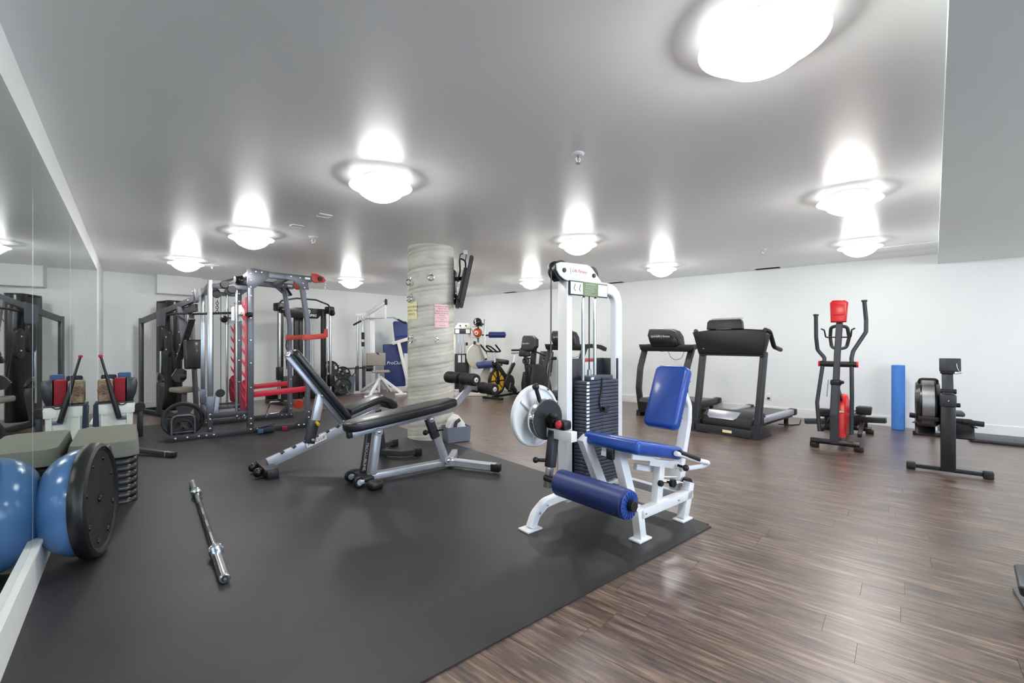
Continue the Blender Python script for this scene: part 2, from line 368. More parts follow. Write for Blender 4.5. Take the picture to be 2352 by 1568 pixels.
# mirror wall: border at the foot, mirror panels
LL = (PA - PD).length
st(poly_slab('baseboard_left', 'trim', [PD, PA, PA - nL * 0.022, PD - nL * 0.022], 0.0, 0.205))
st(poly_slab('trim_3', 'trim', [PD, PA, PA - nL * 0.034, PD - nL * 0.034], 0.205, 0.222))
mir = tag(bpy.data.objects.new('wall_mirror', None), 'long frameless wall mirror of tall panels on the left wall', 'mirror'); COL.objects.link(mir)
ys = [6.45, 5.06, 3.675, 2.288, 0.90, -0.487]
for i in range(5):
    a, b_ = [PD + dL * ((y_ - PD.y) / dL.y) for y_ in (ys[i], ys[i + 1])]
    d = (b_ - a).normalized(); a = a + d * 0.0015; b_ = b_ - d * 0.0015
    o = poly_slab('mirror_panel', 'mirror', [a + nL * 0.01, b_ + nL * 0.01, b_ - nL * 0.006, a - nL * 0.006], 0.224, 2.27); o.parent = mir
    e_ = b_ + d * 0.0015; j = poly_slab('seam_glint_strip', 'steel', [e_ - d * 0.0014 - nL * 0.002, e_ + d * 0.0014 - nL * 0.002, e_ + d * 0.0014 - nL * 0.0066, e_ - d * 0.0014 - nL * 0.0066], 0.224, 2.27); j.parent = mir  # thin steel strips added to stand for bright edge reflections at the panel seams
# ---------------------------------------------------------------- floor planks (one object each)
MAT = [V((1.362, 3.08)), V((-3.24, 8.54)), V((-5.86, 6.36)), V((-1.24, 0.90))]
def clip(poly, a, b_):
    d = b_ - a; out = []
    for i in range(len(poly)):
        p, q = poly[i], poly[(i + 1) % len(poly)]
        sp, sq = d.x * (p.y - a.y) - d.y * (p.x - a.x), d.x * (q.y - a.y) - d.y * (q.x - a.x)
        if sp >= 0: out.append(p)
        if (sp >= 0) != (sq >= 0): out.append(p.lerp(q, sp / (sp - sq)))
    return out
def inside(pt, poly, m=0.0):
    s = None
    for i in range(len(poly)):
        a, b_ = poly[i], poly[(i + 1) % len(poly)]; d = (b_ - a).normalized(); c = d.x * (pt.y - a.y) - d.y * (pt.x - a.x)
        if s is None: s = 1 if c > 0 else -1
        if c * s < m: return False
    return True
PANG = math.atan2(dR.y, dR.x); pu = dR; pv = V((-dR.y, dR.x))
PL, PW = 1.22, 0.152
planks = []
o0 = PB
rng = random.Random(3)
for j in range(-2, 84):
    off = rng.uniform(0, PL)
    for i in range(-2, 16):
        a0 = i * PL - off; c0 = -j * PW
        q = [o0 + pu * (a0 + x) + pv * (c0 + y) for x, y in ((0.0006, 0.0006), (PL - 0.0006, 0.0006), (PL - 0.0006, PW - 0.0006), (0.0006, PW - 0.0006))]
        if all(inside(w, MAT, 0.06) for w in q): continue
        R = ROOM; poly = q
        for k in range(4): poly = clip(poly, R[k], R[(k + 1) % 4]) if len(poly) > 2 else []
        if len(poly) < 3: continue
        c = sum(poly, V((0, 0))) / len(poly)
        if c.y < 1.0: show = -1
        else: show = 1.0 / c.y ** 2 if abs(c.x) < c.y * 1.2 + 0.3 else -1
        planks.append((show, poly, c, rng.random()))
planks.sort(key=lambda t: -t[0])
def plank_bm(b, poly, c, rnd, world=False):
    la = b.loops.layers.float.get('rnd') or b.loops.layers.float.new('rnd')
    R2 = Matrix.Rotation(-PANG, 2)
    P = [R2 @ (w - (V((0, 0)) if world else c)) for w in poly]
    top = [b.verts.new((w.x, w.y, 0.0)) for w in P]; n = len(P); ctr = sum(P, V((0, 0))) / n
    low = [b.verts.new((w.x + (w.x > ctr.x) * 0.0006 - (w.x < ctr.x) * 0.0006, w.y, -0.005)) for w in P]
    fs = [b.faces.new(top)] + [b.faces.new((top[k], low[k], low[(k + 1) % n], top[(k + 1) % n])) for k in range(n)]
    for f in fs:
        for l in f.loops: l[la] = rnd
for k, (s, poly, c, rnd) in enumerate(planks[:298]):
    b = bmesh.new(); plank_bm(b, poly, c, rnd); o = finish('floor_plank', b, 'plank', floor, flat=True)
    o.location = (c.x, c.y, 0); o.rotation_euler = (0, 0, PANG)
b = bmesh.new()
for s, poly, c, rnd in planks[298:]: plank_bm(b, poly, c, rnd, True)
o = finish('floor_plank_rest', b, 'plank', floor, flat=True); o.rotation_euler = (0, 0, PANG); o['kind'] = 'stuff'
# rubber mat
b = bmesh.new(); f = b.faces.new([b.verts.new((q.x, q.y, 0.0)) for q in MAT])
r = bmesh.ops.extrude_face_region(b, geom=[f]); bmesh.ops.translate(b, vec=(0, 0, 0.008), verts=[q for q in r['geom'] if isinstance(q, bmesh.types.BMVert)])
bmesh.ops.bevel(b, geom=[e for e in b.edges if abs(e.verts[0].co.z - e.verts[1].co.z) > 0.004], offset=0.03, segments=4, affect='EDGES')
tag(finish('gym_mat', b, 'rubber', None), 'large black rubber gym mat lying along the mirror wall under the benches', 'mat')
MZ = 0.008
# ---------------------------------------------------------------- concrete column
CX, CY, CR = -1.068, 6.0, 0.30
def column():
    b = bmesh.new(); seg = 64; rings = []; z0, z1, dz = 0.0, H, 0.01; n = int((z1 - z0) / dz)
    for i in range(n + 1):
        z = z0 + (z1 - z0) * i / n; row = []
        for k in range(seg):
            a = 2 * math.pi * k / seg; ph = (z / 0.25 - 1.0 * k / seg) % 1.0
            dr = 0.002 * math.exp(-((ph - 0.5) / 0.04) ** 2) - 0.005 * math.exp(-((ph - 0.56) / 0.025) ** 2) - 0.003 * math.exp(-((ph - 0.35) / 0.02) ** 2)
            row.append(b.verts.new((math.cos(a) * (CR + dr), math.sin(a) * (CR + dr), z)))
        rings.append(row)
    for A, B in zip(rings, rings[1:]):
        for k in range(seg): b.faces.new((A[k], A[(k + 1) % seg], B[(k + 1) % seg], B[k]))
    o = finish('column', b, 'concrete', None, 60); o.location = (CX, CY, 0); return o
colm = st(column())
# papers on the column
FACE = math.atan2(-CY, -CX)
def col_pt(ang, z, dr=0.004):      # ang: degrees to the right of the side that faces the room's front
    a = FACE + math.radians(ang); return V((CX + math.cos(a) * (CR + dr), CY + math.sin(a) * (CR + dr), z))
def col_sheet(name, m, a0, a1, z0, z1, label):
    b = bmesh.new(); n = 14; rows = []
    for i in range(n + 1):
        a = a0 + (a1 - a0) * i / n; rows.append([b.verts.new(col_pt(a, z, d)) for z, d in ((z0, 0.0075), (z1, 0.0075), (z1, 0.0065), (z0, 0.0065))])
    for A, B in zip(rows, rows[1:]):
        for k in range(4): b.faces.new((A[k], A[(k + 1) % 4], B[(k + 1) % 4], B[k]))
    b.faces.new(rows[0]); b.faces.new(rows[-1][::-1])
    return tag(finish(name, b, m, None), label, 'sign')
def col_text(p, m, s, size, ac, z, space=1.0):
    f = lambda x, y: col_pt(ac + math.degrees(x / CR), z + y, 0.0082)
    return text(p, 'lettering', m, s, size, None, None, None, bend=f, space=space)
yz = lambda py: 1.25 - (py - 784) / 1045.33 * 5.78
sg = col_sheet('paper_sign', 'papery', -76, -34.6, yz(733), yz(693), 'yellow paper notice about dropping weights taped to the concrete column')
for s, py in (('DO NOT DROP', 705), ('OR BANG THE', 713.5), ('WEIGHTS', 721.5)): col_text(sg, 'ink', s, 0.034, -55, yz(py))
sg = col_sheet('paper_sign', 'paperp', 8.5, 46, yz(752), yz(699.5), 'pink paper notice with red lettering taped to the concrete column')
for s, py, z_ in (('PLEASE DO NOT', 704.5, .0235), ('DROP THE', 709.5, .0235), ('WEIGHTS IN THE', 715, .0235), ('RACKS OR ON THE', 720, .0225), ('FLOOR', 725, .0235), ('THERE IS A SUITE ON', 730.3, .0145), ('BELOW', 734.5, .0145), ('NOISE CARRIES DOWNSTAIRS', 739, .0135), ('THANK YOU', 747.5, .0145)):
    col_text(sg, 'inkd', s, z_, 27, yz(py))
# white eye hooks on the column
for an, py, lab in ((-57, 645, 'white eye hook high on the column, above the leftmost one'), (0, 637, 'white eye hook high on the middle of the column front'), (-54, 684, 'white eye hook just above the yellow notice on the column'), (-50, 778, 'white eye hook below the yellow notice on the column'), (14, 780, 'small pale eye hook below the pink notice on the column')):
    p = col_pt(an, 0, 0); t = thing('eye_hook', lab, 'hook', p.x, p.y, math.degrees(FACE) + an, yz(py))
    k = 0.8 if an == 14 else 1.35
    cyl(t, 'base_plate', 'chrome', (-0.006, 0, 0.022 * k), (0.006, 0, 0.022 * k), 0.016 * k)
    cyl(t, 'shank', 'white', (0.0, 0, 0.022 * k), (0.024 * k, 0, 0.012 * k), 0.006 * k, seg=10)
    ring(t, 'eye', 'chrome', (0.026 * k, 0, -0.012 * k), 0.026 * k, 0.0065 * k, axis=(1, 0.25, 0))
# ---------------------------------------------------------------- ceiling lights
LAMPS = [(0.975, 1.78, 'large round ceiling light nearest the camera, at upper right'), (-0.986, 3.425, 'round ceiling light in front of the concrete column, upper left of it'),
         (-2.95, 5.16, 'round ceiling light above the rack with red safety arms'), (-4.89, 6.83, 'round ceiling light farthest left, above the home gym by the mirror'),
         (-3.175, 8.97, 'round ceiling light near the back wall, left of the column'), (0.796, 5.51, 'round ceiling light right of the column, above the white weight tower'),
         (0.383, 9.1, 'small-looking round ceiling light far back above the exercise bikes'), (2.426, 7.37, 'round ceiling light above the two middle treadmills'),
         (2.80, 3.78, 'round ceiling light at right, left of the lowered ceiling edge'), (4.31, 5.64, 'round ceiling light above the red elliptical trainer'),
         (-1.2, 7.3, 'round ceiling light hidden behind the concrete column'), (-1.55, 10.8, 'added round ceiling light in the far corner, unseen behind the column')]  # the far-corner lamp is unseen, added to brighten the back wall
def lamp(x, y, lab, z=H):
    t = thing('ceiling_light', lab, 'ceiling light', x, y, 0, z, 'round ceiling lights')
    lathe(t, 'fixture_pan', 'white', [(0.13, 0), (0.15, -0.03), (0.165, -0.062), (0.19, -0.066)], seg=40)
    lathe(t, 'rim', 'lampring', [(0.16, -0.056), (0.205, -0.057), (0.226, -0.063), (0.23, -0.07), (0.222, -0.076), (0.19, -0.074)], seg=40)
    lathe(t, 'bowl', 'lamp', [(0.190, -0.07), (0.182, -0.085), (0.171, -0.10), (0.144, -0.13), (0.12, -0.147), (0.085, -0.165), (0.045, -0.178), (0, -0.183)], seg=40)
    return t
for x, y, lab in LAMPS: lamp(x, y, lab)
for x, y, lab_ in ((2.95, 0.1, 'added unseen round light on the lowered ceiling, right beside the viewer'), (4.75, 2.05, 'added unseen round light on the lowered ceiling, above the slant board side'), (6.3, 3.95, 'added unseen round light on the lowered ceiling, above the exercise mat'), (4.9, -0.3, 'added unseen round light on the lowered ceiling, nearest the rear window')): lamp(x, y, lab_, 2.338)  # out-of-view lamps added to bring more light to the right side
# ---------------------------------------------------------------- leg extension machine (white frame, blue pads)
t = thing('leg_extension_machine', 'white leg extension machine with blue padded seat, backrest and shin roller at the mat corner', 'exercise machine', 0.807, 2.86, -50.2, MZ)
XT = -0.555; xm = XT - 0.045
bar(t, 'tower_post', 'white', (xm, -0.052, 0.10), (xm, -0.052, 1.67), 0.057, 0.09, up=(1, 0, 0))
sweep(t, 'tower_post', 'white', [(xm, 0.25, 1.655), (xm, 0.545, 1.655), (xm, 0.545, 0.1)], rect=(0.09, 0.057), fil=0.22, up=(1, 0, 0), n=10)
cov = [(-0.185, 1.785), (-0.142, 1.80), (0.13, 1.81), (0.165, 1.803), (0.195, 1.785), (0.325, 1.672), (-0.06, 1.672), (-0.115, 1.684), (-0.155, 1.705), (-0.183, 1.74)]
head = prism(t, 'head_cover', 'white', [(y, z) for y, z in cov], (XT - 0.008, 0, 0), (0, 1, 0), (0, 0, 1), 0.012, bev=0.002)
prism(t, 'head_cover', 'white', [(y, z) for y, z in cov], (XT - 0.09, 0, 0), (0, 1, 0), (0, 0, 1), 0.01, bev=0.002)
for y, z in ((-0.12, 1.745), (0.21, 1.735)): lathe(t, 'pulley', 'blk', [(0, -0.034), (0.072, -0.034), (0.072, -0.02), (0.06, -0.008), (0.06, 0.008), (0.072, 0.02), (0.072, 0.034), (0, 0.034)], (xm, y, z), (1, 0, 0))
for y, z in ((-0.115, 1.745), (0.205, 1.735)): cyl(t, 'axle_bolt', 'char', (XT, y, z), (XT + 0.016, y, z), 0.016, seg=14)
text(head, 'lettering', 'inkr', 'Life Fitness', 0.036, (XT + 0.005, 0.048, 1.752), (0, 1, 0), (0, 0, 1), shear=0.35)
box(head, 'print_bar', 'ink', (XT + 0.005, -0.046, 1.748), (0.001, 0.002, 0.045), bev=0)
for y0, s in ((-0.034, 'L'), (0.02, 'E'), (0.048, 'S'), (0.1, 'S')): text(head, 'lettering', 'ink', s, 0.011, (XT + 0.005, y0, 1.727), (0, 1, 0), (0, 0, 1))
box(t, 'cover_lower_edge', 'blk', (xm, -0.13, 1.69), (0.06, 0.05, 0.03), (35, 0, 0), bev=0.008)
sign = box(t, 'instruction_plate', 'char', (XT + 0.012, 0.143, 1.626), (0.01, 0.424, 0.104), bev=0.002)
box(sign, 'panel', 'white', (XT + 0.018, 0.004, 1.626), (0.004, 0.13, 0.088), bev=0)
box(sign, 'panel', 'green', (XT + 0.018, 0.154, 1.626), (0.004, 0.162, 0.1), bev=0)
box(sign, 'panel', 'white', (XT + 0.018, 0.293, 1.626), (0.004, 0.108, 0.088), bev=0)
text(sign, 'lettering', 'white', 'LEG EXTENSION', 0.0155, (XT + 0.0208, 0.154, 1.661), (0, 1, 0), (0, 0, 1))
for k, s in enumerate(('1. Adjust back pad and roller pad.', '2. Select weight with pin.', '3. Sit with knees at the pivot.', '4. Extend legs in a slow and', 'controlled motion.', '5. Return to the start position.')):
    text(sign, 'lettering', 'white', s, 0.0098, (XT + 0.0208, 0.088, 1.645 - k * 0.0118), (0, 1, 0), (0, 0, 1), align='LEFT')
for y0 in (-0.022, 0.035):
    sweep(sign, 'exercise_figure', 'dgrey', [(XT + 0.021, y0 + 0.004, 1.655), (XT + 0.021, y0, 1.635), (XT + 0.021, y0 - 0.006, 1.62), (XT + 0.021, y0 + (0.01 if y0 < 0 else 0.004), 1.606)], 0.0022, seg=6)
for y in (0.144, 0.279): cyl(t, 'guide_rod', 'chrome', (xm, y, 0.16), (xm, y, 1.66), 0.0135)
cyl(t, 'lift_cable', 'blk', (xm, 0.213, 0.98), (xm, 0.213, 1.68), 0.005, seg=8)
cyl(t, 'cable_anchor', 'chrome', (xm, 0.213, 0.975), (xm, 0.213, 1.03), 0.016)
sweep(t, 'drive_cable', 'dgrey', [(xm, -0.192, 1.74), (xm + 0.005, -0.20, 1.2), (xm + 0.01, -0.23, 0.90)], 0.005, seg=8)
# shroud and weight stack
sh = box(t, 'stack_shroud', 'dgrey', (XT - 0.16, 0.25, 0.62), (0.008, 0.52, 0.98), bev=0.003)
box(t, 'stack_shroud', 'dgrey', (XT - 0.08, 0.51, 0.62), (0.16, 0.008, 0.98), bev=0.003)
box(sh, 'warning_label', 'paper', (XT - 0.155, 0.335, 1.03), (0.002, 0.15, 0.15), bev=0)
box(sh, 'warning_label_head', 'orange', (XT - 0.1535, 0.335, 1.092), (0.002, 0.148, 0.022), bev=0)
hp = box(t, 'top_stack_plate', 'stack', (xm, 0.29, 0.967), (0.12, 0.268, 0.032), bev=0.004)
box(hp, 'number_label', 'paper', (xm + 0.0605, 0.18, 0.967), (0.002, 0.032, 0.018), bev=0)
for k in range(29):
    z = 0.936 - k * 0.0267
    w = box(t, 'stack_plate', 'stack', (xm + 0.006, 0.293, z), (0.12, 0.386, 0.0238), bev=0.004, seg=1)
    if k < 16:
        box(w, 'number_label', 'paper', (xm + 0.0665, 0.122, z), (0.002, 0.03, 0.016), bev=0)
        cyl(w, 'pin_hole', 'blk2', (xm + 0.0655, 0.285, z), (xm + 0.067, 0.285, z), 0.0055, seg=8)
sweep(t, 'selector_cord', 'blk', [(xm + 0.068, 0.285, 0.965), (xm + 0.075, 0.268, 0.88), (xm + 0.078, 0.236, 0.79), (xm + 0.08, 0.245, 0.735), (xm + 0.082, 0.285, 0.712), (xm + 0.084, 0.325, 0.704)], 0.007, fil=0.06, seg=8)
pn = cyl(t, 'selector_pin', 'blk', (xm + 0.06, 0.285, 0.735), (xm + 0.105, 0.285, 0.735), 0.014)
bar(pn, 'pin_handle', 'blk', (xm + 0.1, 0.27, 0.728), (xm + 0.1, 0.335, 0.75), 0.012, 0.018)
box(t, 'stack_base', 'white', (xm, 0.25, 0.125), (0.1, 0.66, 0.06), bev=0.006)
# floor frame
sweep(t, 'front_foot_tube', 'white', [(XT, -0.425, 0.01), (XT, -0.385, 0.09), (XT, -0.30, 0.145), (XT, -0.18, 0.155), (XT, 0.1, 0.155)], rect=(0.06, 0.055), fil=0.09, up=(1, 0, 0), n=6)
box(t, 'foot_plate', 'white', (XT, -0.43, 0.006), (0.10, 0.13, 0.012), bev=0.003)
for nm, y, dy in (('foot_plate', 0.0, 0), ('foot_plate', 0.5, 0)): box(t, nm, 'white', (0.0, y, 0.006), (0.085, 0.13, 0.012), bev=0.003)
bar(t, 'front_leg', 'white', (0, 0.0, 0.008), (0, -0.035, 0.2), 0.055, 0.06, up=(0, 1, 0))
bar(t, 'rear_leg', 'white', (0, 0.5, 0.008), (0, 0.585, 0.245), 0.055, 0.065, up=(0, 1, 0))
bar(t, 'side_rail', 'white', (0, -0.03, 0.165), (0, 0.6, 0.165), 0.055, 0.06)
bar(t, 'seat_post', 'white', (-0.01, 0.19, 0.18), (-0.02, 0.25, 0.44), 0.05, 0.06, up=(0, 1, 0))
bar(t, 'front_post', 'white', (-0.05, -0.02, 0.19), (-0.13, -0.06, 0.56), 0.06, 0.07, up=(0, 1, 0))
bar(t, 'cross_tube', 'white', (XT, 0.06, 0.155), (0.0, 0.06, 0.155), 0.055, 0.055)
bar(t, 'cross_tube', 'white', (XT, 0.56, 0.14), (0.0, 0.56, 0.14), 0.055, 0.055)
bar(t, 'diagonal_strut', 'white', (-0.36, -0.13, 0.60), (-0.36, 0.10, 0.16), 0.055, 0.075, up=(0, 1, 0))
box(t, 'step_plate', 'blk', (-0.33, 0.2, 0.2), (0.13, 0.11, 0.02), (0, 0, 8), bev=0.006)
bar(t, 'seat_rail', 'white', (-0.2, -0.10, 0.53), (-0.2, 0.5, 0.41), 0.06, 0.06)
bar(t, 'seat_side_plate', 'white', (0.02, -0.11, 0.555), (0.02, 0.12, 0.505), 0.014, 0.065)
bar(t, 'seat_side_plate', 'white', (-0.005, 0.10, 0.47), (-0.005, 0.45, 0.385), 0.02, 0.05)
bar(t, 'lower_link', 'white', (-0.08, 0.06, 0.43), (-0.08, 0.36, 0.35), 0.03, 0.04)
box(t, 'adjuster_block', 'blk', (-0.12, -0.145, 0.535), (0.05, 0.03, 0.07), bev=0.006)
sweep(t, 'backrest_post', 'white', [(-0.12, 0.60, 0.16), (-0.12, 0.66, 0.33), (-0.12, 0.76, 0.64), (-0.12, 0.765, 0.76), (-0.12, 0.70, 0.86)], rect=(0.05, 0.075), fil=0.09, up=(1, 0, 0), n=5)
bar(t, 'post_socket', 'white', (-0.12, 0.62, 0.19), (-0.12, 0.66, 0.34), 0.066, 0.09, up=(1, 0, 0))
cyl(t, 'bumper', 'blk', (-0.06, 0.63, 0.215), (-0.02, 0.63, 0.215), 0.045)
cyl(t, 'bumper', 'blk', (-0.09, 0.5, 0.235), (-0.06, 0.5, 0.235), 0.03)
cyl(t, 'pivot_shaft', 'chrome', (-0.15, 0.44, 0.25), (-0.02, 0.63, 0.21), 0.014)
cyl(t, 'stop_pin', 'chrome', (-0.1, 0.33, 0.31), (-0.02, 0.46, 0.30), 0.01)
cyl(t, 'end_cap', 'blk', (0.005, 0.20, 0.315), (0.03, 0.20, 0.315), 0.02)
# pads
st_ = math.radians(-13)
def seat_pt(y, d=0.0): return V((-0.155, -0.13 + y * math.cos(st_) - d * math.sin(st_), 0.56 + y * math.sin(st_) + d * math.cos(st_)))
sp = prism(t, 'seat_pad', 'blue', rrect(0.44, 0.54, 0.03, cx=0, cy=0.27), seat_pt(0), (1, 0, 0), (0, math.cos(st_), math.sin(st_)), 0.088, bev=0.03, seg=4)
sweep(sp, 'seam_piping', 'navy', [seat_pt(0.075, 0.087) + V((x, 0, 0)) for x in (-0.2, 0.2)] + [seat_pt(0.075, 0.02) + V((0.222, 0, 0))], 0.003, seg=6)
b0, b1 = V((-0.115, 0.455, 0.61)), V((-0.115, 0.64, 1.035)); bu = (b1 - b0).normalized()
bp = prism(t, 'back_pad', 'blue', rrect(0.265, (b1 - b0).length, 0.045, cy=(b1 - b0).length / 2), b0 + V((0, -0.012, 0.005)), (1, 0, 0), bu, 0.085, bev=0.03, seg=4)
nb = V((1, 0, 0)).cross(bu)
for f in (0.22, 0.80): sweep(bp, 'seam_piping', 'navy', [b0 + bu * f * (b1 - b0).length + V((x, -0.012, 0.005)) for x in (-0.125, 0.125)], 0.003, seg=6)
sweep(t, 'seat_handle', 'white', [(0.09, 0.26, 0.515), (0.10, 0.52, 0.43), (0.13, 0.62, 0.40), (0.10, 0.60, 0.375), (0.03, 0.42, 0.37)], 0.016, fil=0.05)
cyl(t, 'handle_grip', 'blk', (0.09, 0.30, 0.513), (0.10, 0.53, 0.433), 0.02)
kn = cyl(t, 'adjust_knob_stem', 'blk', (0.02, 0.40, 0.40), (0.07, 0.40, 0.395), 0.009); ball(kn, 'knob', 'blk', (0.08, 0.40, 0.394), 0.022)
# cam, lever and roller
cy_, cz_ = -0.325, 0.728
cam_ = lathe(t, 'cam_wheel', 'white', [(0, -0.02), (0.205, -0.02), (0.212, -0.012), (0.212, 0.012), (0.205, 0.02), (0.19, 0.02), (0.185, 0.006), (0.06, 0.006), (0.055, 0.03), (0, 0.03)], (-0.62, cy_, cz_ + 0.005), (1, 0, 0), 48)
for a in (20, 140, 260): bar(cam_, 'cam_rib', 'white', (-0.605, cy_ + 0.05 * math.cos(math.radians(a)), cz_ + 0.05 * math.sin(math.radians(a))), (-0.605, cy_ + 0.185 * math.cos(math.radians(a)), cz_ + 0.185 * math.sin(math.radians(a))), 0.012, 0.02)
lathe(t, 'range_dial_rim', 'chrome', [(0.11, -0.05), (0.135, -0.05), (0.137, 0), (0.135, 0.004), (0.11, 0.004)], (-0.50, cy_, cz_ - 0.005), (1, 0, 0), 40)
lathe(t, 'range_dial', 'char', [(0, -0.03), (0.128, -0.03), (0.131, 0), (0.126, 0.006), (0, 0.006)], (-0.496, cy_, cz_ - 0.005), (1, 0, 0), 40)
k1 = cyl(t, 'range_pin', 'blk', (-0.53, cy_ - 0.045, cz_ + 0.12), (-0.53, cy_ - 0.075, cz_ + 0.20), 0.014); ball(k1, 'knob', 'blk', (-0.53, cy_ - 0.08, cz_ + 0.215), 0.024)
k1 = cyl(t, 'range_pin', 'blk', (-0.45, cy_ - 0.02, cz_ + 0.03), (-0.41, cy_ - 0.04, cz_ + 0.035), 0.018); ball(k1, 'knob', 'blk', (-0.39, cy_ - 0.048, cz_ + 0.036), 0.022)
box(t, 'counterweight', 'blk', (-0.7, cy_ - 0.03, cz_ - 0.02), (0.05, 0.05, 0.06), bev=0.006)
cyl(t, 'pivot_hub', 'blk', (-0.64, cy_, cz_ - 0.005), (-0.42, cy_, cz_ - 0.005), 0.03)
bar(t, 'lever_bracket', 'blk', (-0.46, cy_, cz_ + 0.01), (-0.46, -0.31, 0.62), 0.05, 0.05, up=(0, 1, 0))
bar(t, 'lever_crossbar', 'white', (-0.52, -0.315, 0.64), (-0.27, -0.315, 0.64), 0.055, 0.065)
bar(t, 'lever_crossbar_cap', 'blk', (-0.555, -0.315, 0.64), (-0.515, -0.315, 0.64), 0.058, 0.068)
lathe(t, 'red_indicator', 'glassy', [(0, 0.03), (0.02, 0.022), (0.026, 0.01), (0.026, 0)], (-0.375, cy_ - 0.02, cz_ - 0.02), (0.5, -0.8, 0.1), 16)
box(t, 'indicator_housing', 'blk', (-0.38, cy_ + 0.015, cz_ - 0.025), (0.11, 0.07, 0.06), bev=0.015)
bar(t, 'lever_arm', 'dgrey', (-0.45, -0.315, 0.66), (-0.45, -0.35, 0.42), 0.055, 0.055, up=(0, 1, 0))
bar(t, 'lever_slider', 'steel', (-0.45, -0.345, 0.45), (-0.45, -0.375, 0.29), 0.04, 0.04, up=(0, 1, 0))
k1 = cyl(t, 'length_pin', 'blk', (-0.46, -0.34, 0.46), (-0.51, -0.40, 0.462), 0.012); ball(k1, 'knob', 'blk', (-0.52, -0.415, 0.463), 0.02)
rol = cyl(t, 'shin_roller', 'navy', (-0.35, -0.375, 0.352), (0.19, -0.375, 0.352), 0.082, bev=0.02, seg=36)
cyl(t, 'roller_axle', 'blk', (-0.47, -0.375, 0.352), (-0.34, -0.375, 0.352), 0.022)
lathe(rol, 'gathered_end', 'blue', [(0.078, 0), (0.06, 0.006), (0.035, 0.004), (0.03, 0)], (0.189, -0.375, 0.352), (1, 0, 0), 36)
join(rol, 'end_pleats', 'navy', [bar(None, 'q', 'navy', V((0.193, -0.375, 0.352)) + V((0, math.cos(a), math.sin(a))) * 0.036, V((0.193, -0.375, 0.352)) + V((0, math.cos(a), math.sin(a))) * 0.072, 0.005, 0.008, up=(1, 0, 0), bev=0.001) for a in [2 * math.pi * k / 18 for k in range(18)]])
cyl(rol, 'end_hub', 'blk', (0.185, -0.375, 0.352), (0.222, -0.375, 0.352), 0.03)
bolts(t, [(XT + 0.03, -0.30, 0.14), (XT + 0.03, -0.37, 0.1), (0.028, 0.02, 0.165), (0.028, 0.4, 0.165)], (1, 0, 0), 0.008)

# ---------------------------------------------------------------- adjustable incline bench (silver, black pads)
t = thing('incline_bench', 'silver adjustable bench with its black backrest raised steeply, standing in front of the rack', 'weight bench', -1.2177, 5.174, 40.0, MZ)
bar(t, 'spine', 'silver', (-1.40, 0.02, 0.095), (-0.30, 0.0, 0.475), 0.06, 0.09)
join(t, 'ladder_notches', 'dgrey', [box(None, 'q', 'dgrey', (-1.28 + k * 0.105, 0.0, 0.185 + k * 0.0364), (0.035, 0.045, 0.025), (0, -40, 0), bev=0.004) for k in range(7)])
bar(t, 'rear_crossbar', 'dgrey', (-1.41, -0.19, 0.075), (-1.41, 0.22, 0.075), 0.11, 0.035)
for y in (-0.165, 0.2): box(t, 'rubber_foot', 'blk', (-1.40, y, 0.035), (0.10, 0.075, 0.085 if y < 0 else 0.06), bev=0.008)
for y in (-0.09, 0.13):
    w = ball(t, 'transport_wheel', 'blk2', (-1.50, y, 0.05), 0.043, (1, 0.8, 1)); cyl(w, 'axle', 'dgrey', (-1.44, y - 0.035, 0.06), (-1.44, y + 0.035, 0.06), 0.02)
a, b_ = V((-0.715, 0, 0.41)), V((-1.235, 0, 1.105)); 
bar(t, 'backrest_rail', 'silver', a, b_, 0.055, 0.05, up=(1, 0, 0))
d = (b_ - a).normalized(); n = V((0, 1, 0)).cross(d) if V((0, 1, 0)).cross(d).x > 0 else d.cross(V((0, 1, 0)))
pd = pad(t, 'backrest_pad', 'bvinyl', a + n * 0.026 - d * 0.02, b_ + n * 0.026 + d * 0.02, 0.27, 0.07, side=(0, 1, 0) if d.cross(V((0, 1, 0))).dot(n) > 0 else (0, -1, 0), r=0.07, soft=0.028)
box(pd, 'end_cap', 'chrome', b_ + d * 0.005 + n * 0.01, (0.05, 0.12, 0.03), (0, -53, 0), bev=0.006)
bar(t, 'adjuster_strut', 'silver', (-1.02, 0, 0.24), (-0.925, 0, 0.715), 0.06, 0.075, up=(1, 0, 0))
bar(t, 'adjuster_sleeve', 'dgrey', (-1.035, 0, 0.235), (-0.985, 0, 0.46), 0.07, 0.09, up=(1, 0, 0))
cyl(t, 'pop_pin', 'yellow', (-0.975, -0.03, 0.44), (-0.975, -0.10, 0.425), 0.016)
sw = box(t, 'brand_sticker', 'paper', (-0.975, -0.029, 0.255), (0.20, 0.003, 0.055), (0, -19, 0), bev=0)
text(sw, 'lettering', 'ink', 'PROCLUB', 0.04, (-0.975, -0.031, 0.255), (math.cos(0.335), 0, math.sin(0.335)), (-math.sin(0.335), 0, math.cos(0.335)), shear=0.25)
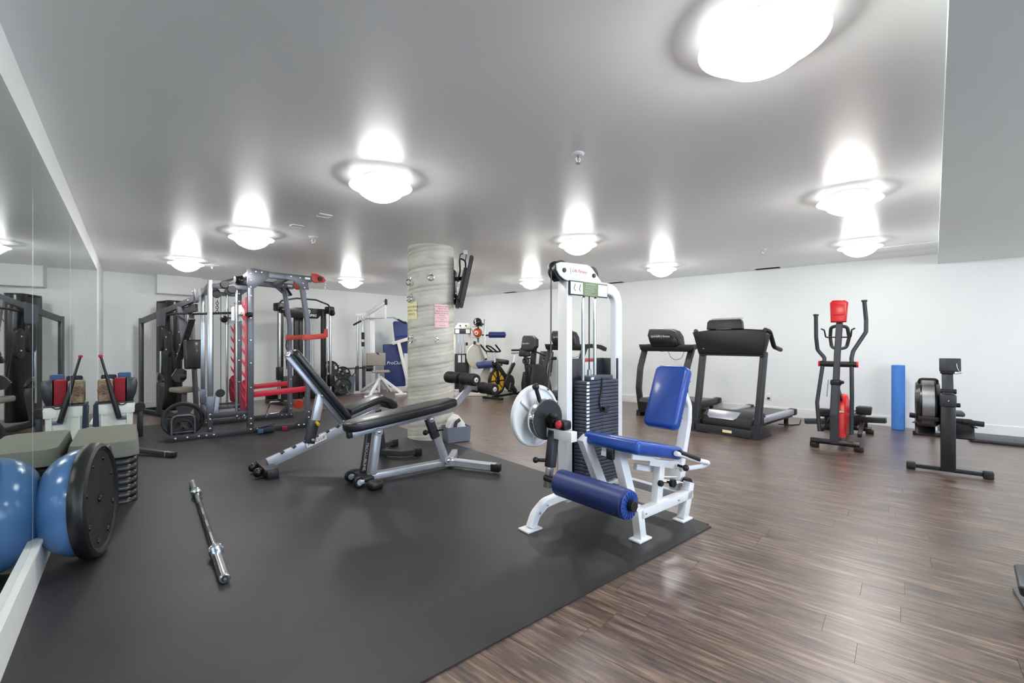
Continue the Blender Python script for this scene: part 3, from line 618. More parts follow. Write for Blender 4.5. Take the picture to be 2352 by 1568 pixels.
# seat
bar(t, 'seat_rail', 'silver', (-0.66, 0, 0.445), (-0.30, 0, 0.55), 0.05, 0.045)
prof = [(-0.67, 0.475), (-0.33, 0.59), (-0.27, 0.565), (-0.24, 0.515), (-0.17, 0.50), (-0.14, 0.53), (-0.155, 0.58), (-0.22, 0.63), (-0.30, 0.655), (-0.36, 0.645), (-0.66, 0.545)]
prism(t, 'seat_pad', 'bvinyl', prof, (0, 0.13, 0), (1, 0, 0), (0, 0, 1), 0.26, bev=0.02, seg=3)
bar(t, 'front_post', 'dgrey', (-0.33, 0, 0.50), (-0.27, 0, 0.03), 0.06, 0.07, up=(1, 0, 0))
join(t, 'post_holes', 'blk2', [cyl(None, 'q', 'blk2', (-0.245 - k * 0.005, -0.012, 0.12 + k * 0.045), (-0.2425 - k * 0.005, -0.0125, 0.12 + k * 0.045), 0.008, seg=8) for k in range(6)])
sweep(t, 'front_base', 'dgrey', [(0.02, 0.30, 0.045), (-0.16, 0.25, 0.045), (-0.27, 0.12, 0.045), (-0.27, -0.12, 0.045), (-0.16, -0.25, 0.045), (0.0, -0.285, 0.045)], rect=(0.06, 0.06), fil=0.12)
for y in (0.30, -0.285): box(t, 'rubber_foot', 'blk', (0.01, y, 0.042), (0.075, 0.075, 0.08), (0, 0, 14 if y > 0 else -10), bev=0.006)
bolts(t, [(-0.92, -0.04, 0.70), (-1.01, -0.04, 0.27), (-0.70, -0.03, 0.42)], (0, -1, 0), 0.016, 0.012)

# ---------------------------------------------------------------- decline sit-up bench
t = thing('decline_bench', 'silver decline sit-up bench with long black pad and black foam leg rollers in the middle', 'weight bench', -0.63, 4.46, 39.5, MZ)
bar(t, 'floor_beam', 'silver', (-0.80, 0.02, 0.062), (-0.0, 0.02, 0.055), 0.07, 0.075, bev=0.022, seg=3)
box(t, 'front_crossplate', 'blk', (-0.82, 0.06, 0.06), (0.10, 0.26, 0.05), bev=0.014)
for y in (-0.145, 0.27): box(t, 'rubber_foot', 'blk', (-0.80, y, 0.036), (0.12, 0.115, 0.075), bev=0.028, seg=3)
for y in (-0.04, 0.17):
    w = lathe(t, 'transport_wheel', 'blk', [(0.012, -0.02), (0.042, -0.02), (0.048, -0.012), (0.048, 0.012), (0.042, 0.02), (0.012, 0.02)], (-0.895, y, 0.052), (0, 1, 0), 24)
    lathe(w, 'wheel_hub', 'silver', [(0, 0.026), (0.026, 0.024), (0.026, -0.024), (0, -0.026)], (-0.895, y, 0.052), (0, 1, 0), 18)
    bar(w, 'wheel_bracket', 'silver', (-0.895, y - 0.024, 0.052), (-0.83, y - 0.024, 0.055), 0.008, 0.036)
sweep(t, 'wye_leg', 'silver', [(-0.02, 0.02, 0.055), (0.06, -0.03, 0.055), (0.12, -0.16, 0.055), (0.27, -0.43, 0.055)], rect=(0.07, 0.072), fil=0.12, n=5)
sweep(t, 'wye_leg', 'silver', [(-0.02, 0.02, 0.055), (0.06, 0.05, 0.055), (0.12, 0.12, 0.055), (0.27, 0.30, 0.055)], rect=(0.07, 0.072), fil=0.12, n=5)
bar(t, 'end_cap', 'blk', (0.245, -0.385, 0.052), (0.29, -0.466, 0.052), 0.072, 0.075, bev=0.01)
bar(t, 'end_cap', 'blk', (0.25, 0.275, 0.052), (0.30, 0.338, 0.052), 0.072, 0.075, bev=0.01)
bar(t, 'support_post', 'silver', (-0.765, 0.0, 0.08), (-0.715, 0.0, 0.455), 0.062, 0.07, up=(1, 0, 0), bev=0.02, seg=3)
pb = bar(t, 'support_post', 'dgrey', (-0.80, 0.12, 0.08), (-0.745, 0.12, 0.46), 0.04, 0.05, up=(1, 0, 0))
pu_ = V((0.055, 0, 0.38)).normalized()
text(pb, 'lettering', 'paper', 'PROCLUBLINE', 0.038, (-0.783, 0.098, 0.22), -pu_, (1, 0, 0.0), depth=-0.0015)
cyl(t, 'pivot_bracket', 'silver', (-0.715, -0.036, 0.45), (-0.715, 0.036, 0.45), 0.036)
bar(t, 'pad_rail', 'silver', (-0.95, 0, 0.455), (0.05, 0, 0.575), 0.05, 0.05)
bar(t, 'rail_cap', 'blk', (-0.985, 0, 0.451), (-0.945, 0, 0.456), 0.052, 0.052)
L_ = 1.085; out = []
for k in range(13):
    a = math.radians(90 + 180 * k / 12); out.append((0.115 + 0.115 * math.cos(a), 0.125 * math.sin(a)))
out += [(0.35, -0.14), (0.86, -0.14), (L_ - 0.02, -0.085), (L_, -0.07), (L_, 0.07), (L_ - 0.02, 0.085), (0.86, 0.14), (0.35, 0.14)]
pad(t, 'bench_pad', 'bvinyl', (-1.01, 0, 0.478), (0.075, 0, 0.608), 0.28, 0.08, outline=out, soft=0.025)
bar(t, 'adjustment_post', 'silver', (-0.03, 0.0, 0.075), (-0.20, 0.0, 0.50), 0.055, 0.08, up=(1, 0, 0))
bar(t, 'adjustment_sleeve', 'dgrey', (-0.135, 0.0, 0.32), (-0.21, 0.0, 0.51), 0.06, 0.075, up=(1, 0, 0))
cyl(t, 'pivot_bracket', 'silver', (-0.195, -0.038, 0.505), (-0.195, 0.038, 0.505), 0.03)
cyl(t, 'pivot_bracket', 'silver', (-0.015, -0.04, 0.085), (-0.015, 0.04, 0.085), 0.036)
k1 = cyl(t, 'pop_pin', 'blk', (-0.15, 0, 0.385), (-0.235, 0.0, 0.38), 0.014); ball(k1, 'knob', 'blk', (-0.245, 0, 0.38), 0.026)
cyl(t, 'lever_pin', 'blk', (-0.14, -0.03, 0.39), (-0.10, -0.09, 0.405), 0.007)
sweep(t, 'roller_arm', 'silver', [(0.03, 0, 0.575), (0.265, 0, 0.795), (0.40, 0, 0.765)], rect=(0.055, 0.08), fil=0.03)
for x, z, nm in ((0.16, 0.872, 'foam_roller'), (0.385, 0.768, 'foam_roller')):
    for s in (1, -1):
        R_ = lathe(t, nm, 'foam', [(0, 0), (0.052, 0), (0.06, 0.012), (0.058, 0.07), (0.052, 0.09), (0.058, 0.11), (0.062, 0.16), (0.06, 0.215), (0.05, 0.228), (0, 0.228)], (x, 0.03 * s, z), (0, s, 0), 28)
        lathe(R_, 'end_cap', 'paper', [(0, 0.008), (0.018, 0.007), (0.024, 0.002), (0.024, 0)], (x, (0.03 + 0.226) * s, z), (0, s, 0), 20)
        lathe(R_, 'end_nut', 'steel', [(0, 0.014), (0.009, 0.013), (0.011, 0)], (x, (0.03 + 0.226) * s, z), (0, s, 0), 12)
    cyl(t, 'roller_axle', 'dgrey', (x, -0.24, z), (x, 0.24, z), 0.014)
bar(t, 'roller_stem', 'dgrey', (0.16, 0, 0.70), (0.16, 0, 0.875), 0.04, 0.04, up=(1, 0, 0))
bolts(t, [(-0.715, -0.036, 0.45), (-0.195, -0.038, 0.505), (-0.015, -0.04, 0.085)], (0, -1, 0), 0.018, 0.01)
# ---------------------------------------------------------------- smith machine / power rack
t = thing('smith_rack', 'tall grey power rack with red safety arms, red toothed bar catches and chrome guide rods', 'power rack', -3.5545, 6.1824, 38.0, MZ)
W = 1.11
bl = []; blf = []
for y, s in ((0.0, -1), (W, 1)):
    base = bar(t, 'base_beam', 'dgrey', (-0.92, y, 0.035), (0.78, y, 0.035), 0.07, 0.07)
    up = bar(t, 'main_upright', 'grey', (0.0, y, 0.05), (0.0, y, 2.21), 0.07, 0.075, up=(1, 0, 0))
    bar(t, 'top_beam', 'grey', (0.0, y, 2.17), (0.78, y, 2.15), 0.065, 0.085)
    prism(t, 'gusset', 'grey', [(-0.04, 2.22), (0.03, 2.235), (0.22, 2.21), (0.22, 2.12), (0.05, 1.97), (-0.04, 1.97)], (0, y + (0.04 if s > 0 else -0.034), 0), (1, 0, 0), (0, 0, 1), 0.006 , bev=0.001)
    prism(t, 'gusset', 'grey', [(0.44, 2.19), (0.72, 2.19), (0.74, 1.99), (0.66, 1.99), (0.52, 2.11), (0.44, 2.12)], (0, y + (0.04 if s > 0 else -0.034), 0), (1, 0, 0), (0, 0, 1), 0.006, bev=0.001)
    sweep(t, 'slant_upright', 'grey', [(0.64, y, 2.13), (0.725, y, 1.52), (0.73, y, 0.06)], rect=(0.065, 0.07), fil=0.06, up=(0, 1, 0))
    prism(t, 'gusset', 'dgrey', [(0.55, 0.03), (0.77, 0.03), (0.77, 0.26), (0.70, 0.26), (0.66, 0.16), (0.55, 0.07)], (0, y + (0.042 if s > 0 else -0.036), 0), (1, 0, 0), (0, 0, 1), 0.006, bev=0.001)
    bar(t, 'rear_upright', 'steel', (-0.46, y, 0.36), (-0.46, y, 2.04), 0.05, 0.055, up=(1, 0, 0))
    bar(t, 'rear_upright_foot', 'dgrey', (-0.46, y, 0.05), (-0.46, y, 0.36), 0.055, 0.06, up=(1, 0, 0))
    box(t, 'upright_sleeve', 'tin', (-0.46, y - 0.006, 0.43), (0.075, 0.075, 0.20), bev=0.003)
    bar(t, 'mid_beam', 'grey', (-0.46, y, 1.965), (0.0, y, 1.965), 0.05, 0.06)
    bar(t, 'low_beam', 'dgrey', (-0.46, y, 0.275), (0.0, y, 0.275), 0.06, 0.07)
    yi = y + 0.03 * (-s)
    g = cyl(t, 'guide_rod', 'chrome', (-0.16, yi, 0.30), (-0.16, yi, 1.96), 0.0145)
    cyl(t, 'bar_carriage', 'steel', (-0.16, yi, 1.50), (-0.16, yi, 1.74), 0.026)
    # toothed catches
    teeth = [(0.0, 0.36), (0.0, 1.84), (-0.02, 1.84)]
    z = 1.76
    while z > 0.45:
        teeth += [(-0.022, z + 0.02), (-0.028, z - 0.03), (-0.062, z + 0.035), (-0.068, z + 0.03), (-0.055, z - 0.03), (-0.022, z - 0.085)]; z -= 0.155
    teeth += [(-0.02, 0.36)]
    prism(t, 'bar_catch_strip', 'red', teeth, (-0.042, y + 0.006, 0), (1, 0, 0), (0, 0, 1), 0.012, bev=0)
    sa = bar(t, 'safety_arm', 'red', (0.04, y - 0.0, 0.52), (0.70, y, 0.555), 0.05, 0.075)
    prism(sa, 'arm_bracket', 'darkred', [(-0.075, 0.34), (-0.02, 0.28), (0.0, 0.28), (0.0, 0.72), (-0.04, 0.72), (-0.085, 0.66), (-0.09, 0.5)], (-0.04, y + 0.02, 0), (1, 0, 0), (0, 0, 1), 0.01, bev=0)
    # jammer hook
    jx = 0.73
    j = prism(t, 'bar_hook', 'orange', [(-0.06, 1.345), (0.09, 1.345), (0.24, 1.365), (0.25, 1.43), (0.27, 1.43), (0.275, 1.31), (0.22, 1.285), (0.1, 1.275), (-0.06, 1.26)], (jx, y + 0.045, 0), (1, 0, 0), (0, 0, 1), 0.09, bev=0.003)
    # top cable pulley at the front
    lathe(t, 'chin_grip', 'foam', [(0, 0), (0.017, 0), (0.019, 0.01), (0.019, 0.15), (0, 0.155)], (0.66, y - s * 0.09, 2.11), (0.35, -s * 0.45, -0.75), 14)
    p = prism(t, 'pulley_plate', 'orange', [(0.78, 2.24), (0.86, 2.235), (0.95, 2.20), (0.985, 2.15), (0.96, 2.12), (0.84, 2.105), (0.79, 2.125)], (0, y + 0.035, 0), (1, 0, 0), (0, 0, 1), 0.05, bev=0.004)
    lathe(p, 'pulley', 'blk', [(0, -0.031), (0.03, -0.031), (0.036, -0.02), (0.036, 0.03), (0, 0.031)], (0.90, y, 2.165), (0, 1, 0), 20)
    join(p, 'hanging_chain', 'chrome', [ring(None, 'q', 'chrome', (0.98, y, 2.11 - 0.022 * k), 0.012, 0.003, axis=(k % 2, (k + 1) % 2, 0), seg=10, sub=6) for k in range(5)])
    lathe(t, 'swivel_pulley', 'orange', [(0, -0.02), (0.07, -0.02), (0.075, -0.012), (0.05, 0), (0.075, 0.012), (0.07, 0.02), (0, 0.02)], (0.86, y, 0.20), (0, 1, 0.15), 24)
    sgn = box(t, 'model_sticker', 'paper', (0.72, y - 0.042, 2.155), (0.07, 0.002, 0.03), (0, 2, 0), bev=0)
    yb = y - 0.04
    bl += [(0, yb, z) for z in (1.98, 2.07, 2.16, 1.86, 1.56, 1.26, 0.95, 0.62, 0.2, 0.13, 0.055)] + [(0.06, yb, 2.19), (0.13, yb, 2.19), (0.08, yb, 0.05), (0.5, yb, 2.165), (0.62, yb, 2.155), (0.66, yb, 2.08), (0.68, yb, 2.02)]
    bl += [(x, yb, 0.035) for x in (-0.82, -0.70, -0.58, -0.5, -0.42)] + [(x, yb - 0.005, 0.045) for x in (0.6, 0.67, 0.74)] + [(0.735, yb - 0.005, 0.14), (0.735, yb - 0.005, 0.22), (-0.46, yb, 0.12), (-0.46, yb, 0.24), (-0.46, yb, 0.3), (0.735, yb, 0.62), (-0.16, yb, 0.25), (-0.08, yb, 0.25)]
bolts(t, bl, (0, -1, 0), 0.013, 0.009)
bar(t, 'smith_bar', 'steel', (-0.12, -0.18, 1.60), (-0.12, W + 0.18, 1.60), 0.03, 0.03, bev=0.012, seg=3)
for y in (0.02, W - 0.02):
    prism(t, 'bar_hook_plate', 'white', [(-0.22, 1.70), (-0.10, 1.74), (-0.02, 1.78), (0.0, 1.76), (-0.07, 1.62), (-0.05, 1.52), (-0.22, 1.52)], (0, y + 0.02, 0), (1, 0, 0), (0, 0, 1), 0.02, bev=0.003)
lathe(t, 'bar_collar', 'blk', [(0, 0), (0.032, 0), (0.034, 0.004), (0.034, 0.06), (0.03, 0.066), (0, 0.066)], (-0.05, -0.12, 1.60), (0.75, 0.6, 0), 20)
lathe(t, 'bar_collar', 'blk', [(0, 0), (0.05, 0), (0.052, 0.05), (0.03, 0.08), (0, 0.08)], (-0.2, W - 0.04, 1.58), (0, -1, 0), 20)
for x, z, nm in ((0.0, 2.17, 'top_crossbeam'), (0.5, 2.17, 'top_crossbeam'), (-0.46, 0.275, 'rear_crossbeam'), (-0.46, 1.965, 'rear_crossbeam')): bar(t, nm, 'grey', (x, 0.03, z), (x, W - 0.03, z), 0.05, 0.07)
bar(t, 'centre_beam', 'grey', (-0.46, W / 2, 1.965), (0.0, W / 2, 2.17), 0.05, 0.06)
bar(t, 'cable_boom', 'steel', (-0.02, W / 2, 2.17), (-0.27, W / 2 - 0.2, 2.05), 0.06, 0.07)
lathe(t, 'boom_pulley', 'blk', [(0, -0.03), (0.05, -0.03), (0.055, -0.02), (0.045, 0), (0.055, 0.02), (0.05, 0.03), (0, 0.03)], (-0.14, 0.12, 2.08), (1, 0.2, 0), 20)
for x, y, z in ((-0.3, 0.0, 1.99), (-0.22, 0.0, 1.93), (-0.3, W, 1.99), (-0.34, W / 2, 1.9), (-0.2, W / 2, 1.95)): lathe(t, 'pulley', 'blk', [(0, -0.016), (0.045, -0.016), (0.05, -0.01), (0.04, 0), (0.05, 0.01), (0.045, 0.016), (0, 0.016)], (x, y - 0.045, z), (0, 1, 0), 20)
for x, y in ((-0.33, 0.1), (-0.38, W / 2), (-0.26, 0.0)): cyl(t, 'cable', 'blk', (x, y, 0.35), (x, y, 1.9), 0.004, seg=6)
cyl(t, 'pulldown_bar', 'blk', (-0.62, W / 2, 1.62), (-0.02, W / 2, 1.66), 0.016)
join(t, 'bar_chain', 'blk', [ring(None, 'q', 'blk', (-0.33, W / 2, 1.66 + 0.03 * k), 0.017, 0.004, axis=(k % 2, (k + 1) % 2, 0), seg=10, sub=6) for k in range(6)])
bar(t, 'foot_platform', 'dgrey', (-0.35, 0.18, 0.36), (-0.05, 0.18, 0.36), 0.22, 0.03)
sweep(t, 'row_cable_arm', 'steel', [(-0.38, 0.15, 0.30), (-0.36, 0.15, 0.56)], rect=(0.06, 0.05))
lathe(t, 'low_pulley', 'blk', [(0, -0.03), (0.05, -0.03), (0.055, 0), (0.05, 0.03), (0, 0.03)], (-0.34, 0.05, 0.56), (0, 1, 0), 20)
sweep(t, 'row_handle', 'chrome', [(0.26, 0.40, 0.16), (0.30, 0.32, 0.36), (0.42, 0.32, 0.36)], 0.012, fil=0.03)
sweep(t, 'row_handle', 'chrome', [(0.26, 0.40, 0.14), (0.30, 0.32, 0.19), (0.42, 0.32, 0.2)], 0.012, fil=0.03)
# low plate holder with weight plates, at the near end of the rack
hx, hy = -0.735, 0.30
ph = thing('plate_holder', 'grey wire plate holder loop in front of the big grip plate at the rack', 'plate rack', *(V((-3.5545, 6.1824)) + Matrix.Rotation(math.radians(38), 2) @ V((hx, 0.14))), 38.0, MZ)
sweep(ph, 'front_loop', 'grey', [(-0.12, -0.06, 0.0), (-0.12, -0.06, 0.30), (0.12, -0.06, 0.30), (0.12, -0.06, 0.0)], 0.012, fil=0.07)
sweep(ph, 'rear_loop', 'grey', [(-0.13, 0.27, 0.0), (-0.13, 0.27, 0.24), (0.13, 0.27, 0.24), (0.13, 0.27, 0.0)], 0.012, fil=0.07)
for x in (-0.12, 0.12): bar(ph, 'side_rail', 'grey', (x, -0.06, 0.02), (x, 0.27, 0.02), 0.02, 0.02)
bar(ph, 'cross_wire', 'grey', (-0.12, -0.06, 0.09), (0.12, -0.06, 0.09), 0.012, 0.012)
def grip_plate(name, lab, x, y, z, deg, R, th, m='iron', group=None, tilt=0, holes=3):
    p = thing(name, lab, 'weight plate', x, y, deg, z, group)
    # disc stands upright: its axis is local y
    b = bmesh.new(); seg = 72
    def hit(r, a):
        if not holes: return False
        k = (a / (2 * math.pi) * holes + 0.25) % 1.0
        return 0.50 * R < r < 0.80 * R and 0.2 < k < 0.66
    rad = [0.10 * R, 0.16 * R, 0.2 * R, 0.34 * R, 0.42 * R, 0.50 * R, 0.80 * R, 0.86 * R, 0.95 * R, R]
    thk = [1.0, 1.05, 0.9, 0.7, 0.6, 0.6, 0.6, 1.0, 1.05, 0.75]
    grid = {}
    for s in (1, -1):
        for i, r in enumerate(rad):
            for k in range(seg):
                a = 2 * math.pi * k / seg; grid[s, i, k] = b.verts.new((r * math.cos(a), s * th / 2 * thk[i], r * math.sin(a) ))
    for k in range(seg):
        k2 = (k + 1) % seg
        for i in range(len(rad) - 1):
            am = 2 * math.pi * (k + 0.5) / seg
            if hit((rad[i] + rad[i + 1]) / 2, am):
                for kk, k_n, other in ((k, -1, (k - 1) % seg), (k2, 1, (k + 1) % seg)):
                    if not hit((rad[i] + rad[i + 1]) / 2, 2 * math.pi * (other + 0.5) / seg): b.faces.new((grid[1, i, kk], grid[1, i + 1, kk], grid[-1, i + 1, kk], grid[-1, i, kk]))
                for ii in (i, i + 1):
                    b.faces.new((grid[1, ii, k], grid[1, ii, k2], grid[-1, ii, k2], grid[-1, ii, k]))
                continue
            for s in (1, -1): b.faces.new((grid[s, i, k], grid[s, i + 1, k], grid[s, i + 1, k2], grid[s, i, k2]))
        b.faces.new((grid[1, len(rad) - 1, k], grid[1, len(rad) - 1, k2], grid[-1, len(rad) - 1, k2], grid[-1, len(rad) - 1, k]))
        b.faces.new((grid[1, 0, k], grid[-1, 0, k], grid[-1, 0, k2], grid[1, 0, k2]))
    o = finish('disc', b, m, p, 35)
    lathe(p, 'hub_ring', 'dgrey', [(0.1 * R, -th * 0.56), (0.15 * R, -th * 0.56), (0.15 * R, th * 0.56), (0.1 * R, th * 0.56)], (0, 0, 0), (0, 1, 0), 24)
    p.rotation_euler = (math.radians(tilt), 0, math.radians(deg)); return p
RM = Matrix.Rotation(math.radians(38), 2); RO = V((-3.5545, 6.1824))
def rk(x, y): q = RO + RM @ V((x, y)); return q.x, q.y
grip_plate('weight_plate', 'big dark round grip weight plate standing behind the wire loop at the rack end', *rk(-0.735, 0.20), MZ + 0.232, 38 - 4, 0.228, 0.05)
grip_plate('weight_plate', 'mid-sized dark weight plate leaning in front of the biggest plate at the rack end', *rk(-0.72, 0.145), MZ + 0.165, 38 - 4, 0.16, 0.035, holes=0)
grip_plate('weight_plate', 'small dark weight plate framed by the wire loop at the rack end', *rk(-0.735, 0.105), MZ + 0.135, 38 - 4, 0.112, 0.03, holes=3)
# small things on the floor by the rack
q = rk(0.16, -0.14); dd = thing('wrist_strap', 'dark blue wrist strap roll on the mat beside the rack upright', 'strap', q[0], q[1], 30, MZ)
cyl(dd, 'roll', 'navycloth', (-0.09, 0, 0.045), (0.10, 0.01, 0.045), 0.045); box(dd, 'loose_end', 'navycloth', (0.02, 0.0, 0.10), (0.2, 0.05, 0.012), (0, -12, 6), bev=0.004); box(dd, 'buckle', 'bluecloth', (-0.06, -0.05, 0.04), (0.07, 0.03, 0.06), (0, 0, 10), bev=0.01)
q = rk(0.40, -0.12); dd = thing('strap_clip', 'small dark red clip lying on the mat by the rack base', 'clip', q[0], q[1], 20, MZ)
box(dd, 'body', 'maroon', (0, 0, 0.03), (0.07, 0.04, 0.06), bev=0.01); cyl(dd, 'spring_handle', 'blk', (0.02, 0, 0.02), (0.07, -0.02, 0.012), 0.008)

# ---------------------------------------------------------------- home gym with weight tower, left back corner
t = thing('home_gym', 'grey multi-station home gym with tall black weight tower in the left back corner', 'exercise machine', -5.7, 7.55, -30)
bar(t, 'rear_post', 'grey', (-0.985, 0, 0.03), (-0.985, 0, 1.66), 0.055, 0.07, up=(1, 0, 0))
bar(t, 'boom', 'grey', (-1.0, 0, 1.60), (0.93, 0, 1.93), 0.05, 0.09)
bar(t, 'boom_end', 'grey', (0.90, 0, 1.86), (0.85, 0, 2.06), 0.05, 0.06, up=(1, 0, 0))
bar(t, 'base_beam', 'dgrey', (-1.1, 0, 0.035), (0.85, 0, 0.035), 0.07, 0.06)
bar(t, 'base_crossbar', 'dgrey', (-1.0, -0.3, 0.035), (-1.0, 0.35, 0.035), 0.06, 0.06)
bar(t, 'base_crossbar', 'dgrey', (0.7, -0.32, 0.035), (0.7, 0.32, 0.035), 0.06, 0.06)
bar(t, 'front_post', 'grey', (0.80, 0.05, 0.05), (0.62, 0.05, 1.86), 0.05, 0.07, up=(1, 0, 0))
for x in (-0.80, -0.45):
    lathe(t, 'weight_shroud', 'blk2', [(0, 0), (0.115, 0), (0.12, 0.01), (0.12, 1.88), (0.115, 1.90), (0, 1.90)], (x, 0.28, 0.05), (0, 0, 1), 20)
cyl(t, 'shroud_strip', 'chrome', (-0.625, 0.15, 0.3), (-0.625, 0.15, 1.75), 0.02)
box(t, 'shroud_cap', 'blk', (-0.62, 0.28, 1.955), (0.46, 0.22, 0.03), bev=0.008)
bar(t, 'shroud_front', 'blk2', (-0.62, 0.22, 0.05), (-0.62, 0.22, 1.93), 0.12, 0.34, up=(1, 0, 0))
prism(t, 'boom_bracket', 'grey', [(-0.16, 0.12), (0.16, 0.16), (0.15, -0.12), (0.1, -0.19), (0, -0.22), (-0.1, -0.19), (-0.14, -0.1)], (-0.20, -0.02, 1.66), (1, 0, 0), (0, 0, 1), 0.012, bev=0.002)
for x, z in ((-0.13, 1.30), (0.13, 1.22)):
    h = prism(t, 'pulley_housing', 'blk', rrect(0.17, 0.42, 0.07, cx=x, cy=z), (0, -0.03, 0), (1, 0, 0), (0, 0, 1), 0.05, bev=0.008)
    lathe(h, 'pulley', 'dgrey', [(0, -0.02), (0.05, -0.02), (0.055, 0), (0.05, 0.02), (0, 0.02)], (x, -0.045, z - 0.1), (0, 1, 0), 18)
bar(t, 'hanger_link', 'grey', (0.12, -0.01, 1.70), (0.14, -0.01, 1.36), 0.02, 0.06, up=(1, 0, 0))
sweep(t, 'press_arm', 'grey', [(0.44, -0.02, 1.80), (0.52, -0.02, 1.45), (0.60, -0.02, 1.18)], rect=(0.05, 0.10), up=(0, 1, 0))
bar(t, 'press_lever', 'dgrey', (0.93, -0.08, 1.60), (0.54, -0.08, 0.97), 0.04, 0.09, up=(0, 1, 0))
bar(t, 'arm_link', 'dgrey', (0.50, 0.02, 1.74), (0.86, 0.02, 1.78), 0.04, 0.12)
sweep(t, 'lat_bar', 'blk', [(0.42, -0.20, 1.66), (0.50, -0.12, 1.69), (0.88, 0.3, 1.71)], 0.016, fil=0.05)
box(t, 'backrest_pad', 'bvinyl', (0.80, 0.0, 1.05), (0.07, 0.26, 0.46), (0, -4, 0), bev=0.025, seg=3)
box(t, 'seat_pad', 'tan', (0.52, 0.0, 0.48), (0.34, 0.30, 0.08), bev=0.025, seg=3)
bar(t, 'seat_stem', 'grey', (0.52, 0, 0.05), (0.52, 0, 0.45), 0.06, 0.06, up=(1, 0, 0))
cam_ = prism(t, 'leg_cam', 'blk', [(0.46, 0.68), (0.56, 0.62), (0.72, 0.62), (0.82, 0.68), (0.82, 0.80), (0.70, 0.83), (0.58, 0.79)], (0, -0.10, 0), (1, 0, 0), (0, 0, 1), 0.05, bev=0.004)
join(cam_, 'cam_holes', 'bolt', [cyl(None, 'q', 'bolt', (0.475 + k * 0.028, -0.162, 0.705 + k * 0.021), (0.475 + k * 0.028, -0.15, 0.705 + k * 0.021), 0.009, seg=8) for k in range(6)])
cyl(cam_, 'cam_knob', 'blk', (0.80, -0.2, 0.70), (0.80, -0.12, 0.70), 0.05)
sweep(t, 'cable_grip', 'blk', [(0.0, -0.12, 0.72), (-0.05, -0.12, 0.62), (0.14, -0.12, 0.60), (0.0, -0.12, 0.72)], 0.022, fil=0.02)
cyl(t, 'grip_tube', 'steel', (-0.06, -0.13, 0.58), (-0.05, -0.13, 0.74), 0.018)
sweep(t, 'low_row_arm', 'dgrey', [(-0.02, -0.1, 0.60), (0.02, -0.1, 0.50), (-0.10, -0.1, 0.06)], rect=(0.05, 0.07), up=(0, 1, 0))
for a, b_ in (((0.42, 0, 1.66), (0.32, 0, 1.52)), ((0.30, -0.05, 1.1), (0.44, -0.05, 0.62)), ((0.25, -0.05, 1.15), (0.36, -0.05, 0.6)), ((0.70, -0.05, 1.75), (0.70, -0.05, 1.1))): cyl(t, 'cable', 'blk', a, b_, 0.005, seg=6)
bolts(t, [(-0.20, -0.035, 1.47), (0.16, -0.03, 1.40), (0.7, -0.03, 1.90), (0.86, -0.035, 2.03), (0.46, -0.075, 1.68), (0.53, -0.075, 1.4), (0.60, -0.13, 1.06), (0.68, -0.13, 1.2), (-0.13, -0.035, 1.34), (0.13, -0.085, 1.32), (0.14, -0.085, 1.12)], (0, -1, 0), 0.014, 0.01)

# ---------------------------------------------------------------- black functional trainer by the back wall
t = thing('cable_trainer', 'tall black dual-column cable trainer with curved pull-up bar near the back wall', 'exercise machine', -4.63, 9.0, 57.8)
for x, s in ((0.0, 1), (1.15, -1)):
    cyl(t, 'column_tube', 'chrome', (x - 0.0, -0.06, 0.12), (x, -0.06, 1.90), 0.026)
    bar(t, 'column_post', 'blk', (x + s * 0.09, 0.06, 0.04), (x + s * 0.09, 0.06, 1.93), 0.07, 0.09, up=(1, 0, 0))
    cyl(t, 'column_rod', 'chrome', (x + s * 0.04, 0.0, 0.12), (x + s * 0.04, 0.0, 1.9), 0.014)
    hb = box(t, 'column_head', 'blk', (x, -0.03, 1.93), (0.15, 0.17, 0.16), bev=0.025)
    lathe(hb, 'head_pulley', 'blk2', [(0, -0.03), (0.06, -0.03), (0.068, 0), (0.06, 0.03), (0, 0.03)], (x, -0.12, 1.87), (1, 0, 0), 18)
    box(t, 'pulley_carriage', 'blk2', (x, -0.06, 0.62 if x == 0 else 0.40), (0.10, 0.12, 0.26), bev=0.02)
    bar(t, 'base_foot', 'blk', (x, -0.25, 0.035), (x + s * 0.10, 0.55, 0.035), 0.09, 0.07)
    for k in range(3): cyl(t, 'stack_cable', 'steel', (x + s * (0.26 + 0.05 * k), 0.15, 0.2), (x + s * (0.26 + 0.05 * k), 0.15, 1.75), 0.007, seg=8)
    box(t, 'weight_stack', 'blk2', (x + s * 0.30, 0.18, 0.30), (0.30, 0.16, 0.48), bev=0.01)
    bar(t, 'inner_post', 'blk', (x + s * 0.52, 0.22, 0.04), (x + s * 0.52, 0.22, 1.80), 0.06, 0.08, up=(1, 0, 0))
hd = prism(t, 'header_plate', 'blk2', [(0.06, 1.955), (1.09, 1.955), (1.09, 1.84), (0.98, 1.80), (0.92, 1.74), (0.62, 1.74), (0.57, 1.76), (0.52, 1.74), (0.2, 1.74), (0.16, 1.80), (0.06, 1.84)], (0, 0.10, 0), (1, 0, 0), (0, 0, 1), 0.05, bev=0.006)
text(hd, 'lettering', 'paper', 'INSPIRE', 0.075, (0.76, 0.045, 1.80), (1, 0, 0), (0, 0, 1))
ring(hd, 'emblem_ring', 'paper', (0.70, 0.047, 1.885), 0.034, 0.007, axis=(0, 1, 0), sub=6)
bar(hd, 'emblem_slash', 'paper', (0.69, 0.046, 1.875), (0.71, 0.046, 1.90), 0.006, 0.012)
